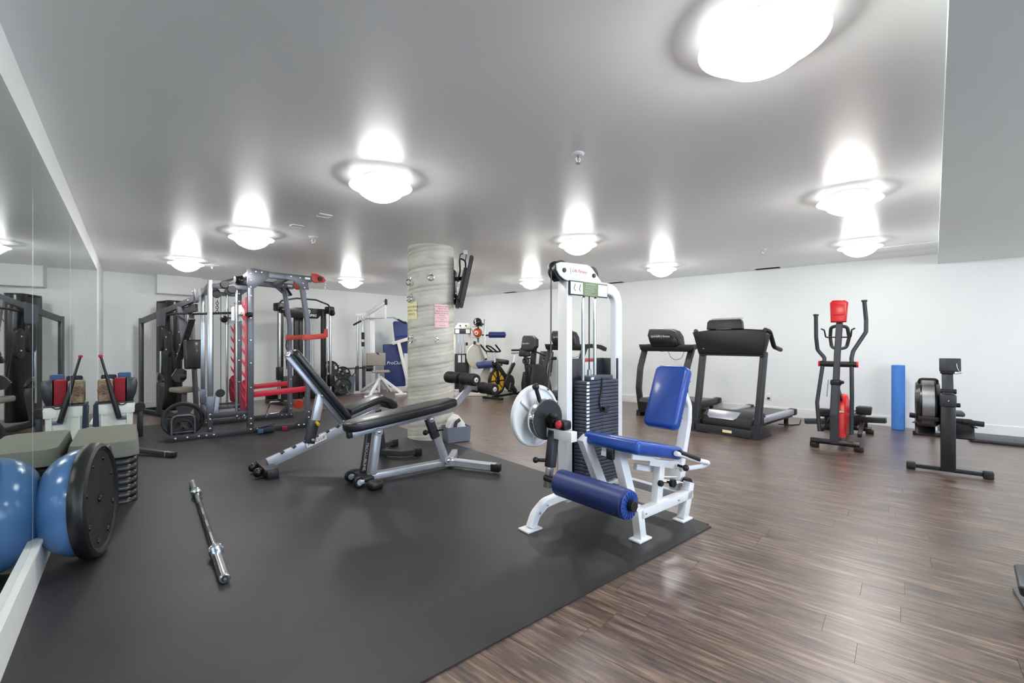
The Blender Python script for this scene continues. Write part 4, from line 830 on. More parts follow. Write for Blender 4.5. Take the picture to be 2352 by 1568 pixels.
sweep(t, 'pull_up_bar', 'blk', [(0.0, -0.05, 2.0), (0.05, -0.05, 2.06), (0.36, -0.06, 2.13), (0.80, -0.06, 2.13), (1.10, -0.05, 2.05), (1.15, -0.05, 1.99)], 0.017, fil=0.06)
bar(t, 'base_crossbar', 'blk', (0.05, 0.50, 0.10), (1.10, 0.50, 0.10), 0.08, 0.10)
sweep(t, 'hanging_strap', 'blk', [(0.15, -0.08, 1.40), (0.12, -0.08, 1.15), (0.16, -0.08, 1.05), (0.13, -0.08, 0.85), (0.15, -0.08, 0.7)], 0.014, fil=0.1)
cyl(t, 'hanging_grip', 'blk', (0.44, -0.06, 1.0), (0.41, -0.06, 1.25), 0.025)

# plates on a low peg rack beside the trainer, and the grey bin
pt = thing('plate_tree', 'short black plate stand loaded with dark plates right of the cable trainer', 'plate rack', -4.14, 10.6, 57.8)
bar(pt, 'stem', 'blk', (0, 0.05, 0.04), (0, 0.05, 0.78), 0.06, 0.06, up=(1, 0, 0)); bar(pt, 'foot', 'blk', (-0.25, 0.05, 0.03), (0.25, 0.05, 0.03), 0.06, 0.06); bar(pt, 'foot', 'blk', (0, -0.25, 0.03), (0, 0.25, 0.03), 0.06, 0.06)
for x, z in ((-0.02, 0.70), (0.1, 0.56), (0.1, 0.22)): cyl(pt, 'peg', 'chrome', (x, 0.05, z), (x, -0.22, z), 0.016)
def wp(x, y): v = V((-4.14, 10.6)) + Matrix.Rotation(math.radians(57.8), 2) @ V((x, y)); return v.x, v.y
grip_plate('weight_plate', 'topmost dark plate on the stand behind the chrome tube of the cable trainer', *wp(-0.12, -0.02), 0.62, 30, 0.19, 0.04)
grip_plate('weight_plate', 'middle dark plate with round holes on the stand beside the cable trainer', *wp(0.14, -0.12), 0.50, 25, 0.17, 0.04)
grip_plate('weight_plate', 'lowest dark plate on the stand, just above the floor by the grey bin', *wp(0.13, -0.14), 0.22, 25, 0.19, 0.04)
hk = thing('exercise_stirrup', 'chrome stirrup cable handle lying against the lowest plate by the grey bin', 'handle', *wp(0.18, -0.32), 57)
sweep(hk, 'stirrup', 'chrome', [(-0.07, 0, 0.16), (-0.06, 0, 0.10), (0, 0, 0.06), (0.12, -0.02, 0.012)], 0.009, fil=0.02); ring(hk, 'eye', 'chrome', (-0.07, 0, 0.19), 0.022, 0.007, axis=(0, 1, 0.3)); sweep(hk, 'stirrup', 'chrome', [(0, 0, 0.06), (-0.08, 0.0, 0.02)], 0.009)
bn = thing('storage_bin', 'grey plastic bin standing against the back wall left of the white lat machine', 'bin', -3.93, 10.90, 20)
b = bmesh.new(); lo, hi = 0.13, 0.165; zs = [(lo, 0.0), (hi, 0.40), (hi + 0.012, 0.40), (hi + 0.012, 0.425), (hi - 0.006, 0.425), (lo - 0.004, 0.012)]
rw = [[b.verts.new((sx * w_, sy * w_ * 0.8, z)) for sx, sy in ((-1, -1), (1, -1), (1, 1), (-1, 1))] for w_, z in zs]
for A, B in zip(rw, rw[1:]):
    for k in range(4): b.faces.new((A[k], A[(k + 1) % 4], B[(k + 1) % 4], B[k]))
b.faces.new(rw[0]); b.faces.new(rw[-1]); finish('bin_body', b, 'tin', bn)
rp = thing('grip_attachment', 'black curved grip attachment sticking out of the grey bin', 'handle', -3.91, 10.88, 0, 0.42)
sweep(rp, 'curl', 'blk', [(-0.10, 0, -0.05), (-0.08, 0, 0.05), (0.02, 0, 0.09), (0.05, 0, 0.0)], 0.02, fil=0.05); sweep(rp, 'rod', 'dgrey', [(0.05, 0, -0.03), (0.16, 0.0, 0.08), (0.16, 0, 0.2), (0.25, 0, 0.24)], 0.012, fil=0.04)

# ---------------------------------------------------------------- white lat pulldown machine
t = thing('lat_pulldown', 'white lat pulldown machine with grey seat and pads beside the leaning blue bench', 'exercise machine', -3.35, 11.0, 20)
for x in (-0.36, -0.24): cyl(t, 'guide_rod', 'chrome', (x, 0.12, 0.08), (x, 0.12, 1.86), 0.018)
bar(t, 'rear_post', 'white', (-0.02, 0.1, 0.05), (-0.02, 0.1, 1.95), 0.08, 0.12, up=(1, 0, 0))
bar(t, 'top_boom', 'white', (-0.42, 0.1, 1.87), (-0.10, 0.1, 1.92), 0.07, 0.08)
bar(t, 'top_boom', 'white', (-0.14, 0.08, 1.92), (0.26, -0.12, 2.20), 0.07, 0.10)
box(t, 'boom_cap', 'blk', (0.285, -0.135, 2.20), (0.035, 0.08, 0.14), (0, 0, -26), bev=0.006)
bar(t, 'boom_drop', 'white', (0.27, -0.13, 2.16), (0.27, -0.13, 1.80), 0.04, 0.05, up=(1, 0, 0))
sweep(t, 'lat_bar', 'steel', [(-0.42, 0.0, 1.66), (-0.18, -0.02, 1.80), (0.45, -0.16, 1.83), (0.72, -0.22, 1.70)], 0.016, fil=0.08)
for a, b_ in (((-0.46, 0.0, 1.64), (-0.28, -0.012, 1.745)), ((0.55, -0.18, 1.785), (0.76, -0.23, 1.68))): cyl(t, 'bar_grip', 'blk', a, b_, 0.022)
for a, b_ in (((-0.24, 0.05, 1.47), (-0.24, 0.05, 1.30)), ((-0.24, 0.05, 1.24), (-0.24, 0.05, 1.13))): cyl(t, 'hanging_grip', 'blk', a, b_, 0.035)
cyl(t, 'cable', 'steel', (-0.20, 0.05, 0.5), (-0.20, 0.05, 1.85), 0.006, seg=8)
b = box(t, 'chest_pad', 'tan', (0.04, -0.30, 0.83), (0.44, 0.09, 0.30), bev=0.02, seg=3)
for x in (-0.30, 0.30): pass
box(b, 'pad_notch', 'dgrey', (0.08, -0.33, 0.965), (0.07, 0.04, 0.04), (0, 45, 0), bev=0.004)
box(t, 'seat_pad', 'tan', (0.14, -0.42, 0.55), (0.40, 0.30, 0.055), bev=0.02, seg=3)
bar(t, 'seat_stem', 'white', (0.10, -0.42, 0.06), (0.10, -0.42, 0.53), 0.05, 0.05, up=(1, 0, 0))
cyl(t, 'thigh_pad', 'blk', (-0.18, -0.3, 0.62), (-0.02, -0.3, 0.62), 0.07)
for a, b_ in (((0.14, -0.42, 0.42), (-0.12, -0.80, 0.03)), ((0.14, -0.42, 0.42), (0.62, -0.55, 0.03)), ((0.14, -0.42, 0.40), (-0.28, 0.05, 0.06)), ((0.14, -0.42, 0.40), (0.40, -0.10, 0.04))): bar(t, 'base_strut', 'white', a, b_, 0.05, 0.06)
bar(t, 'foot_bar', 'white', (-0.24, -0.80, 0.02), (0.16, -0.84, 0.02), 0.05, 0.04); bar(t, 'foot_bar', 'white', (0.45, -0.60, 0.02), (0.72, -0.52, 0.02), 0.05, 0.04)
bar(t, 'base_beam', 'white', (-0.52, 0.12, 0.03), (0.10, 0.12, 0.03), 0.09, 0.06)
for x in (-0.37, -0.22): bar(t, 'stack_post', 'dgrey', (x, 0.1, 0.06), (x, 0.1, 0.66), 0.07, 0.08, up=(1, 0, 0))
bar(t, 'row_lever', 'dgrey', (-0.72, 0.0, 0.60), (-0.15, 0.08, 0.62), 0.03, 0.04)

# ---------------------------------------------------------------- blue padded bench standing on end
t = thing('blue_bench', 'tall blue padded bench on a cream frame leaning on end left of the concrete column', 'weight bench', -2.86, 11.35, 14)
pad(t, 'long_pad', 'navy', (-0.04, 0.05, 0.12), (-0.10, 0.0, 1.18), 0.50, 0.09, side=(1, 0.1, 0), r=0.04)
pad(t, 'short_pad', 'navy', (0.16, 0.12, 0.95), (0.07, 0.10, 1.76), 0.36, 0.09, side=(1, 0.1, 0), r=0.06)
cyl(t, 'roller_pad', 'navy', (-0.05, 0.0, 1.30), (0.36, 0.0, 1.34), 0.075)
bar(t, 'frame_rail', 'cream', (0.30, -0.12, 0.03), (0.03, -0.12, 1.22), 0.09, 0.08, up=(1, 0, 0))
bar(t, 'frame_top', 'cream', (-0.12, -0.10, 1.20), (0.42, -0.10, 1.36), 0.08, 0.08)
bar(t, 'frame_foot', 'cream', (-0.25, 0.05, 0.05), (0.34, 0.0, 0.05), 0.1, 0.1)
text(t, 'lettering', 'paper', 'ProClub', 0.11, (-0.07, -0.095, 0.72), (1, 0.1, 0), (0, 0, 1), shear=0.2)

# ---------------------------------------------------------------- cream weight machine right of the column
t = thing('cable_column_machine', 'cream selectorised machine with black stack cover just right of the concrete column', 'exercise machine', -1.22, 11.2, 10)
for x in (-0.20, 0.17): bar(t, 'tower_post', 'cream', (x, 0.0, 0.04), (x, 0.0, 1.56), 0.06, 0.06, up=(1, 0, 0))
prism(t, 'head_cover', 'cream', [(-0.20, 1.56), (0.22, 1.56), (0.17, 1.70), (-0.11, 1.70)], (0, 0.03, 0), (1, 0, 0), (0, 0, 1), 0.07, bev=0.004)
sg = box(t, 'instruction_plate', 'char', (0.0, -0.05, 1.50), (0.40, 0.02, 0.13), bev=0.003)
for x in (-0.13, 0.13): box(sg, 'panel', 'paper', (x, -0.062, 1.50), (0.10, 0.004, 0.10), bev=0)
for x in (-0.06, 0.08): cyl(sg, 'cover_bolt', 'blk', (x, -0.055, 1.64), (x, -0.04, 1.64), 0.018)
for x in (-0.1, -0.02, 0.06): cyl(t, 'guide_rod', 'chrome', (x, 0.0, 0.3), (x, 0.0, 1.5), 0.012)
bx = box(t, 'stack_cover', 'blk', (-0.02, -0.03, 0.50), (0.34, 0.18, 0.90), bev=0.006)
for x in (-0.08, 0.02): box(bx, 'stack_label', 'paper', (x, -0.125, 0.83), (0.07, 0.004, 0.18), bev=0)
lathe(t, 'cam_wheel', 'cream', [(0, -0.02), (0.30, -0.02), (0.31, 0), (0.30, 0.02), (0, 0.03)], (0.34, -0.25, 0.90), (0.55, -1, 0), 40)
sweep(t, 'lever_arm', 'cream', [(0.24, -0.28, 1.22), (0.42, -0.30, 1.18), (0.55, -0.35, 0.85)], rect=(0.07, 0.07), fil=0.08, up=(0, 1, 0))
for x, z in ((0.10, 1.19), (0.27, 1.22)): box(t, 'tube_cap', 'blk', (x, -0.08 if x < 0.2 else -0.33, z), (0.055, 0.03, 0.075), bev=0.004)
bar(t, 'base_beam', 'cream', (-0.26, -0.1, 0.05), (0.60, -0.2, 0.05), 0.08, 0.08)
bar(t, 'base_beam', 'cream', (-0.30, -0.75, 0.05), (-0.24, 0.1, 0.05), 0.08, 0.08)
bar(t, 'base_beam', 'cream', (-0.30, -0.72, 0.04), (0.5, -0.85, 0.04), 0.08, 0.07)
prism(t, 'seat_frame', 'cream', [(0.38, 0.06), (0.56, 0.06), (0.60, 0.62), (0.48, 0.66), (0.34, 0.40)], (0, -0.55, 0), (1, 0, 0), (0, 0, 1), 0.12, bev=0.008)
box(t, 'seat_pad', 'navy', (0.52, -0.75, 0.72), (0.48, 0.42, 0.10), (6, -6, 0), bev=0.03, seg=3)
box(t, 'backrest_pad', 'bvinyl', (0.88, -0.65, 0.78), (0.30, 0.34, 0.11), (0, 8, 0), bev=0.03, seg=3)
bar(t, 'pad_carrier', 'cream', (0.5, -0.6, 0.62), (0.9, -0.6, 0.70), 0.06, 0.05)
cyl(t, 'cable', 'blk', (0.2, -0.05, 1.58), (0.36, -0.1, 1.30), 0.006, seg=6)

# ---------------------------------------------------------------- ball stand
t = thing('ball_stand', 'slim grey stand holding two balls and a blue roller behind the spin bike', 'ball rack', -0.68, 11.0, 0)
bar(t, 'post', 'steel', (0.02, 0.0, 0.03), (0.02, 0, 1.79), 0.045, 0.045, up=(1, 0, 0)); bar(t, 'foot', 'blk', (-0.25, 0, 0.025), (0.25, 0, 0.025), 0.06, 0.05); bar(t, 'foot', 'blk', (0, -0.25, 0.025), (0, 0.25, 0.025), 0.06, 0.05)
bar(t, 'rear_post', 'grey', (-0.14, 0.05, 0.9), (-0.14, 0.05, 1.6), 0.04, 0.04, up=(1, 0, 0))
for z in (1.605, 1.345): box(t, 'shelf', 'steel', (-0.15, -0.02, z), (0.24, 0.22, 0.012), bev=0.003); bar(t, 'bracket', 'blk', (-0.05, 0, z + 0.06), (0.02, 0, z + 0.06), 0.03, 0.04)
cyl(t, 'roller_peg', 'blk', (0.02, 0, 1.40), (0.12, 0, 1.40), 0.02)
bar(t, 'post_cap', 'blk', (0.05, -0.01, 0.8), (0.05, -0.01, 1.0), 0.04, 0.04, up=(1, 0, 0))
o = thing('medicine_ball', 'black medicine ball with pale swirl on the upper shelf of the grey stand', 'ball', -0.83, 10.97, 0, 1.611)
bb = ball(o, 'shell', 'blk2', (0, 0, 0.105), 0.105)
sweep(bb, 'swirl_mark', 'paper', [(-0.03, -0.098, 0.15), (-0.06, -0.088, 0.125), (-0.03, -0.104, 0.1), (-0.035, -0.10, 0.075), (-0.06, -0.085, 0.06)], 0.009, fil=0.02, seg=8); box(o, 'shelf_lug', 'blk', (0.09, 0, 0.05), (0.05, 0.08, 0.1), bev=0.01)
o = thing('medicine_ball', 'orange medicine ball with white ring mark on the lower shelf of the grey stand', 'ball', -0.83, 10.97, 0, 1.351)
bb = ball(o, 'shell', 'orangeb', (0, 0, 0.112), 0.112); ring(bb, 'ring_mark', 'paper', (-0.02, -0.108, 0.10), 0.034, 0.011, axis=(0.1, 1, 0)); sweep(bb, 'seam_band', 'inkd', [(-0.1, -0.03, 0.15), (-0.07, -0.075, 0.175), (0.0, -0.09, 0.185), (0.07, -0.07, 0.17)], 0.005, seg=6)
o = thing('roller_pad', 'dark blue roller pad hung sideways on the grey stand', 'roller', -0.56, 11.0, 0, 1.41)
ra = cyl(o, 'roller', 'navy', (0.0, 0, 0), (0.40, -0.05, 0), 0.072, bev=0.015, seg=28)
lathe(ra, 'gathered_end', 'blue', [(0.066, 0), (0.05, 0.006), (0.03, 0.004), (0, 0.004)], (0.399, -0.05, 0), (1, -0.12, 0), 28); cyl(ra, 'end_hub', 'navy', (0.395, -0.05, 0), (0.415, -0.052, 0), 0.026)
# ---------------------------------------------------------------- spin bike
t = thing('spin_bike', 'black spin bike with yellow segmented flywheel in front of the cream machine', 'exercise bike', -0.38, 9.75, 55)
# local x runs from the handlebar end to the saddle end
bar(t, 'front_foot', 'blk', (-0.05, -0.26, 0.04), (-0.05, 0.26, 0.04), 0.06, 0.05); bar(t, 'rear_foot', 'blk', (0.95, -0.26, 0.04), (0.95, 0.26, 0.04), 0.06, 0.05)
bar(t, 'floor_spine', 'blk', (-0.05, 0, 0.07), (0.95, 0, 0.07), 0.06, 0.05)
fw = lathe(t, 'flywheel', 'iron', [(0.24, -0.03), (0.275, -0.03), (0.285, 0), (0.275, 0.03), (0.24, 0.03), (0.23, 0.012), (0.06, 0.012), (0.05, 0.035), (0, 0.035), (0, -0.035), (0.05, -0.035), (0.06, -0.012), (0.23, -0.012), (0.24, -0.03)], (0.10, 0, 0.40), (0, 1, 0), 40)
for k in range(8):
    a0, a1 = math.radians(45 * k + 4), math.radians(45 * k + 41); pts = [(0.09 * math.cos(a0 + 0.1), 0.09 * math.sin(a0 + 0.1))] + [(0.225 * math.cos(a0 + (a1 - a0) * q / 4), 0.225 * math.sin(a0 + (a1 - a0) * q / 4)) for q in range(5)] + [(0.09 * math.cos(a1 - 0.1), 0.09 * math.sin(a1 - 0.1))]
    prism(fw, 'wheel_segment', 'yellow', pts, (0.10, 0.02, 0.40), (1, 0, 0), (0, 0, 1), 0.04, bev=0)
for s in (-0.05, 0.05): bar(t, 'fork', 'blk', (0.10, s, 0.36), (0.02, s, 0.82), 0.03, 0.05, up=(1, 0, 0))
bar(t, 'main_tube', 'blk', (0.02, 0, 0.80), (0.80, 0, 0.10), 0.07, 0.10)
bar(t, 'seat_tube', 'blk', (0.42, 0, 0.42), (0.74, 0, 0.76), 0.06, 0.08)
cyl(t, 'head_post', 'white', (0.02, 0, 0.80), (0.0, 0, 1.02), 0.022)
cyl(t, 'saddle_post', 'white', (0.70, 0, 0.74), (0.80, 0, 0.98), 0.022)
bar(t, 'saddle_slider', 'steel', (0.66, 0, 0.985), (0.94, 0, 0.985), 0.04, 0.03)
prism(t, 'saddle', 'blk', [(-0.16, -0.02), (-0.10, -0.035), (0.05, -0.07), (0.12, -0.085), (0.14, 0), (0.12, 0.085), (0.05, 0.07), (-0.10, 0.035), (-0.16, 0.02)], (0.82, 0, 1.03), (1, 0, 0), (0, 1, 0), 0.045, bev=0.012)
sweep(t, 'handlebar', 'blk', [(-0.22, -0.20, 1.18), (-0.04, -0.20, 1.04), (0.02, -0.05, 1.03), (0.02, 0.05, 1.03), (-0.04, 0.20, 1.04), (-0.22, 0.20, 1.18)], 0.018, fil=0.05)
sweep(t, 'aero_loop', 'blk', [(0.02, -0.06, 1.03), (-0.20, -0.06, 1.14), (-0.26, 0.0, 1.17), (-0.20, 0.06, 1.14), (0.02, 0.06, 1.03)], 0.017, fil=0.06)
lathe(t, 'chain_guard', 'blk', [(0, -0.02), (0.17, -0.02), (0.18, 0), (0.17, 0.02), (0, 0.02)], (0.48, -0.06, 0.34), (0, 1, 0), 28)
bar(t, 'crank', 'steel', (0.48, -0.09, 0.34), (0.42, -0.09, 0.18), 0.02, 0.03); box(t, 'pedal', 'blk', (0.41, -0.14, 0.16), (0.09, 0.09, 0.03), bev=0.005)
lathe(t, 'brake_shroud', 'blk', [(0.29, -0.02), (0.30, -0.02), (0.30, 0.02), (0.29, 0.02)], (0.10, 0, 0.40), (0, 1, 0), 40)

# ---------------------------------------------------------------- upright bike
t = thing('upright_bike', 'charcoal upright exercise bike with rounded console between spin bike and treadmills', 'exercise bike', 0.35, 9.05, 48)
box(t, 'front_foot', 'blk', (0.0, 0.0, 0.05), (0.12, 0.5, 0.08), bev=0.02); box(t, 'rear_foot', 'blk', (0.95, 0, 0.05), (0.1, 0.5, 0.08), bev=0.02); bar(t, 'floor_spine', 'blk', (0, 0, 0.07), (0.95, 0, 0.07), 0.08, 0.06)
bd = prism(t, 'body_shell', 'char', [(-0.05, 0.08), (0.62, 0.08), (0.60, 0.30), (0.52, 0.52), (0.36, 0.72), (0.22, 0.80), (-0.01, 0.80), (-0.05, 0.5)], (0, 0.11, 0), (1, 0, 0), (0, 0, 1), 0.22, bev=0.03, seg=3)
box(bd, 'front_strip', 'blk2', (-0.045, 0, 0.48), (0.03, 0.12, 0.55), bev=0.012); box(bd, 'plate_label', 'paper', (-0.05, -0.06, 0.20), (0.012, 0.05, 0.09), bev=0)
bar(t, 'console_stem', 'char', (0.10, 0, 0.78), (0.14, 0, 1.10), 0.08, 0.09, up=(1, 0, 0))
cs = prism(t, 'console', 'char', [(-0.18, -0.13), (-0.05, -0.17), (0.14, -0.15), (0.2, -0.06), (0.17, 0.09), (0.08, 0.15), (-0.16, 0.15), (-0.19, 0.11)], (0.07, 0.0, 1.20), (0, -1, 0), (0.25, 0, 0.97), 0.12, bev=0.03, seg=3)
text(cs, 'lettering', 'paper', 'SportsArt', 0.045, (-0.06, 0.05, 1.21), (0, -1, 0), (0.25, 0, 0.97), depth=0.005)
for s in (-1, 1): sweep(t, 'handlebar', 'blk', [(0.16, 0.04 * s, 1.04), (0.26, 0.22 * s, 0.96), (0.40, 0.24 * s, 1.02), (0.42, 0.24 * s, 1.16)], 0.017, fil=0.05)
ring(t, 'bottle_loop', 'blk', (-0.02, 0.08, 0.86), 0.06, 0.016, axis=(1, 0.4, 0))
bar(t, 'seat_post', 'steel', (0.52, 0, 0.55), (0.60, 0, 0.86), 0.05, 0.05, up=(1, 0, 0))
prism(t, 'saddle', 'blk', [(-0.14, -0.03), (0.05, -0.09), (0.14, -0.11), (0.15, 0.11), (0.05, 0.09), (-0.14, 0.03)], (0.62, 0, 0.86), (1, 0, 0), (0, 1, 0), 0.07, bev=0.02)
bar(t, 'crank', 'steel', (0.30, -0.13, 0.34), (0.34, -0.13, 0.18), 0.02, 0.03); box(t, 'pedal', 'blk', (0.34, -0.19, 0.17), (0.10, 0.1, 0.03), bev=0.006)

# ---------------------------------------------------------------- treadmills
def runner_deck(t, L, m_side, half=0.36, z=0.19, y0=0.45):
    dk = box(t, 'running_belt', 'blk2', (0, (y0 + L) / 2, z), (half * 1.36, L - y0, 0.02), bev=0.004)
    box(t, 'deck_body', 'blk', (0, (y0 + L) / 2, z - 0.05), (half * 1.75, L - y0 - 0.02, 0.075), bev=0.01)
    for s in (-1, 1):
        box(t, 'side_rail', m_side, (s * half * 0.86, (y0 + L) / 2, z - 0.005), (half * 0.24, L - y0, 0.075), bev=0.014)
        box(t, 'rear_end_cap', 'blk', (s * half * 0.86, L - 0.02, z - 0.01), (half * 0.29, 0.12, 0.095), bev=0.016)
        cyl(t, 'rear_foot', 'blk', (s * half * 0.8, L - 0.22, 0.0), (s * half * 0.8, L - 0.22, z - 0.06), 0.03)
T1 = t = thing('treadmill', 'grey treadmill with silver rails and wide black console, nearest the red elliptical', 'treadmill', 2.83, 6.09, -49)
for s in (-1, 1):
    prism(t, 'base_foot', 'char', [(-0.03, 0), (0.42, 0), (0.42, 0.05), (0.30, 0.13), (0.10, 0.17), (-0.03, 0.17)], (s * 0.40 - 0.045, 0, 0), (0, 1, 0), (0, 0, 1), 0.09, bev=0.008)
    bar(t, 'upright', 'char', (s * 0.405 + 0.005, 0.03, 0.08), (s * 0.405 + 0.03, 0.20, 1.12), 0.075, 0.095, up=(0, 1, 0), bev=0.018, seg=3)
    sweep(t, 'handrail', 'blk', [(s * 0.46 + 0.02, 0.10, 1.40), (s * 0.48 + 0.02, 0.20, 1.38), (s * 0.49 + 0.02, 0.32, 1.18), (s * 0.49 + 0.02, 0.55, 1.14)], 0.028, fil=0.08)
fb = bar(t, 'front_crossbar', 'char', (-0.40, 0.0, 0.06), (0.40, 0.0, 0.06), 0.06, 0.10)
box(fb, 'warning_label', 'papery', (0.06, -0.032, 0.06), (0.12, 0.002, 0.035), bev=0)
hd = prism(t, 'motor_hood', 'blk', [(0.06, 0.08), (0.55, 0.10), (0.55, 0.215), (0.48, 0.285), (0.22, 0.285), (0.09, 0.23), (0.05, 0.15)], (-0.34, 0, 0), (0, 1, 0), (0, 0, 1), 0.68, bev=0.02, seg=3)
prism(hd, 'hood_strip', 'silver', [(-0.27, 0.15), (0.16, 0.15), (0.14, 0.05), (0.10, 0.01), (-0.22, 0.01), (-0.26, 0.05)], (0, 0.052, 0.188), (1, 0, 0), (0, 0.72, 0.69), 0.016, bev=0.003)
runner_deck(t, 1.66, 'silver')
pn = prism(t, 'console_panel', 'blk', [(-0.40, 1.08), (0.46, 1.08), (0.52, 1.34), (0.46, 1.40), (0.25, 1.415), (-0.20, 1.415), (-0.42, 1.395), (-0.49, 1.385), (-0.46, 1.3)], (0.0, 0.19, 0), (1, 0, 0), (0, 0.0, 1), 0.10, bev=0.02, seg=3)
box(pn, 'logo_plate', 'paper', (-0.32, 0.088, 1.15), (0.025, 0.003, 0.006), bev=0)
bar(pn, 'under_beam', 'char', (-0.40, 0.15, 1.10), (0.46, 0.15, 1.10), 0.08, 0.09, bev=0.015)
ds = prism(pn, 'display_housing', 'char', [(-0.27, 0.0), (0.22, 0.0), (0.20, 0.10), (0.18, 0.13), (-0.24, 0.13), (-0.27, 0.10)], (0, 0.13, 1.41), (1, 0, 0), (0, 0.2, 0.98), 0.06, bev=0.012)
prism(ds, 'display_top', 'silver', rrect(0.42, 0.07, 0.03, cx=-0.03, cy=0.03), (0, 0.14, 1.55), (1, 0, 0), (0, 1, 0.2), 0.012, bev=0.003)
bar(ds, 'display_lip', 'silver', (-0.14, 0.085, 1.42), (0.07, 0.085, 1.42), 0.008, 0.01)
sweep(t, 'power_cord', 'blk', [(0.25, 1.25, 0.03), (0.36, 1.45, 0.008), (0.42, 1.6, 0.008), (0.40, 1.72, 0.06)], 0.008, fil=0.08)
def sports_treadmill(lab, x, y, deg, k=1.0):
    t = thing('treadmill', lab, 'treadmill', x, y, deg)
    for s in (-1, 1):
        sweep(t, 'upright', 'char', [(s * 0.40, 0.16, 0.06), (s * 0.41, 0.09, 0.45), (s * 0.41, 0.14, 0.80), (s * 0.42, 0.32, 1.14)], rect=(0.05, 0.10), fil=0.35, up=(1, 0, 0), n=8)
        prism(t, 'base_foot', 'blk', [(0.0, 0), (0.45, 0), (0.42, 0.07), (0.25, 0.11), (0.02, 0.09)], (s * 0.37 - 0.04, 0, 0), (0, 1, 0), (0, 0, 1), 0.08, bev=0.008)
        sweep(t, 'handrail', 'blk', [(s * 0.40, 0.24, 1.13), (s * 0.43, 0.45, 1.17), (s * 0.43, 0.75, 1.15), (s * 0.43, 0.92, 1.10)], rect=(0.07, 0.075), fil=0.15, up=(0, 0, 1))
    hd = prism(t, 'motor_hood', 'blk', [(0.0, 0.07), (0.55, 0.08), (0.55, 0.24), (0.42, 0.29), (0.06, 0.30), (0.0, 0.24)], (-0.37, 0, 0), (0, 1, 0), (0, 0, 1), 0.74, bev=0.02, seg=3)
    box(hd, 'rating_plate', 'paper', (-0.12, -0.002, 0.15), (0.10, 0.003, 0.06), bev=0); box(hd, 'power_inlet', 'paper', (0.02, -0.002, 0.145), (0.03, 0.004, 0.03), bev=0)
    runner_deck(t, 1.55, 'char', 0.37, 0.2)
    dp = prism(t, 'dash', 'blk', [(-0.47, 1.20), (0.47, 1.20), (0.45, 1.12), (0.41, 1.085), (-0.41, 1.085), (-0.44, 1.11)], (0, 0.36, 0), (1, 0, 0), (0, 0, 1), 0.18, bev=0.015)
    c = prism(t, 'console_head', 'char', [(-0.30, 1.38), (-0.28, 1.455), (-0.24, 1.46), (0.12, 1.455), (0.22, 1.42), (0.28, 1.33), (0.30, 1.20), (0.2, 1.17), (-0.22, 1.17), (-0.26, 1.25)], (0, 0.34, 0), (1, 0, 0), (0, 0.0, 1), 0.16, bev=0.03, seg=3)
    prism(c, 'head_back', 'blk2', [(-0.28, 1.37), (0.12, 1.37), (0.2, 1.34), (0.25, 1.27), (0.26, 1.19), (0.18, 1.165), (-0.2, 1.165), (-0.24, 1.25)], (0, 0.175, 0), (1, 0, 0), (0, 0, 1), 0.035, bev=0.01)
    text(c, 'lettering', 'paper', 'SportsArt fitness', 0.05, (-0.04, 0.1385, 1.335), (1, 0, 0), (0, 0, 1), shear=0.1)
    sweep(t, 'safety_cord', 'dgrey', [(0.02, 0.30, 1.08), (0.05, 0.33, 0.98), (0.12, 0.36, 0.94), (0.20, 0.40, 0.97), (0.24, 0.42, 1.08)], 0.004, fil=0.06, seg=6)
    return t, c
T2, c2 = sports_treadmill('black treadmill with rounded console directly behind the blue backrest of the leg machine', 2.38, 7.42, -47)
box(c2, 'top_sensor', 'cream', (-0.12, 0.28, 1.462), (0.12, 0.06, 0.014), bev=0.005)
T3, c3 = sports_treadmill('black treadmill farthest left, seen behind the white weight tower', 0.82, 8.42, -47)
cyl(T3, 'bottle_stub', 'blk', (0.30, 0.40, 1.19), (0.30, 0.40, 1.27), 0.02)
# recumbent machine between bike and treadmill
t = thing('recumbent_bike', 'dark recumbent bike with side handles between upright bike and farthest treadmill', 'exercise bike', 0.27, 9.66, 58)
bar(t, 'floor_spine', 'blk', (0.0, 0, 0.06), (1.05, 0, 0.10), 0.08, 0.08); bar(t, 'front_foot', 'blk', (0, -0.18, 0.04), (0, 0.18, 0.04), 0.07, 0.06); bar(t, 'rear_foot', 'blk', (0.98, -0.18, 0.04), (0.98, 0.18, 0.04), 0.07, 0.06)
prism(t, 'drive_shell', 'blk', [(0.0, 0.08), (0.42, 0.08), (0.40, 0.42), (0.24, 0.62), (0.05, 0.6), (-0.03, 0.35)], (0, 0.08, 0), (1, 0, 0), (0, 0, 1), 0.16, bev=0.02)
bar(t, 'mast', 'char', (0.10, 0, 0.58), (0.02, 0, 0.98), 0.06, 0.06, up=(1, 0, 0)); box(t, 'display', 'blk', (0.0, 0, 1.02), (0.06, 0.26, 0.18), (0, 15, 0), bev=0.02)
box(t, 'seat_pad', 'bvinyl', (0.72, 0, 0.50), (0.42, 0.34, 0.09), bev=0.03); box(t, 'backrest_pad', 'bvinyl', (0.96, 0, 0.78), (0.09, 0.34, 0.50), (0, 12, 0), bev=0.03)
bar(t, 'seat_post', 'steel', (0.62, 0, 0.1), (0.72, 0, 0.46), 0.06, 0.07, up=(1, 0, 0)); bar(t, 'support_strut', 'white', (0.45, -0.05, 0.44), (0.62, -0.05, 0.12), 0.03, 0.04)
for s in (-1, 1): sweep(t, 'side_handle', 'blk', [(0.70, 0.17 * s, 0.48), (0.56, 0.20 * s, 0.64), (0.36, 0.20 * s, 0.68)], 0.018, fil=0.06)
sweep(t, 'front_handle', 'blk', [(0.04, -0.22, 0.88), (-0.04, -0.1, 0.90), (0.04, 0.0, 0.90)], 0.016, fil=0.05)

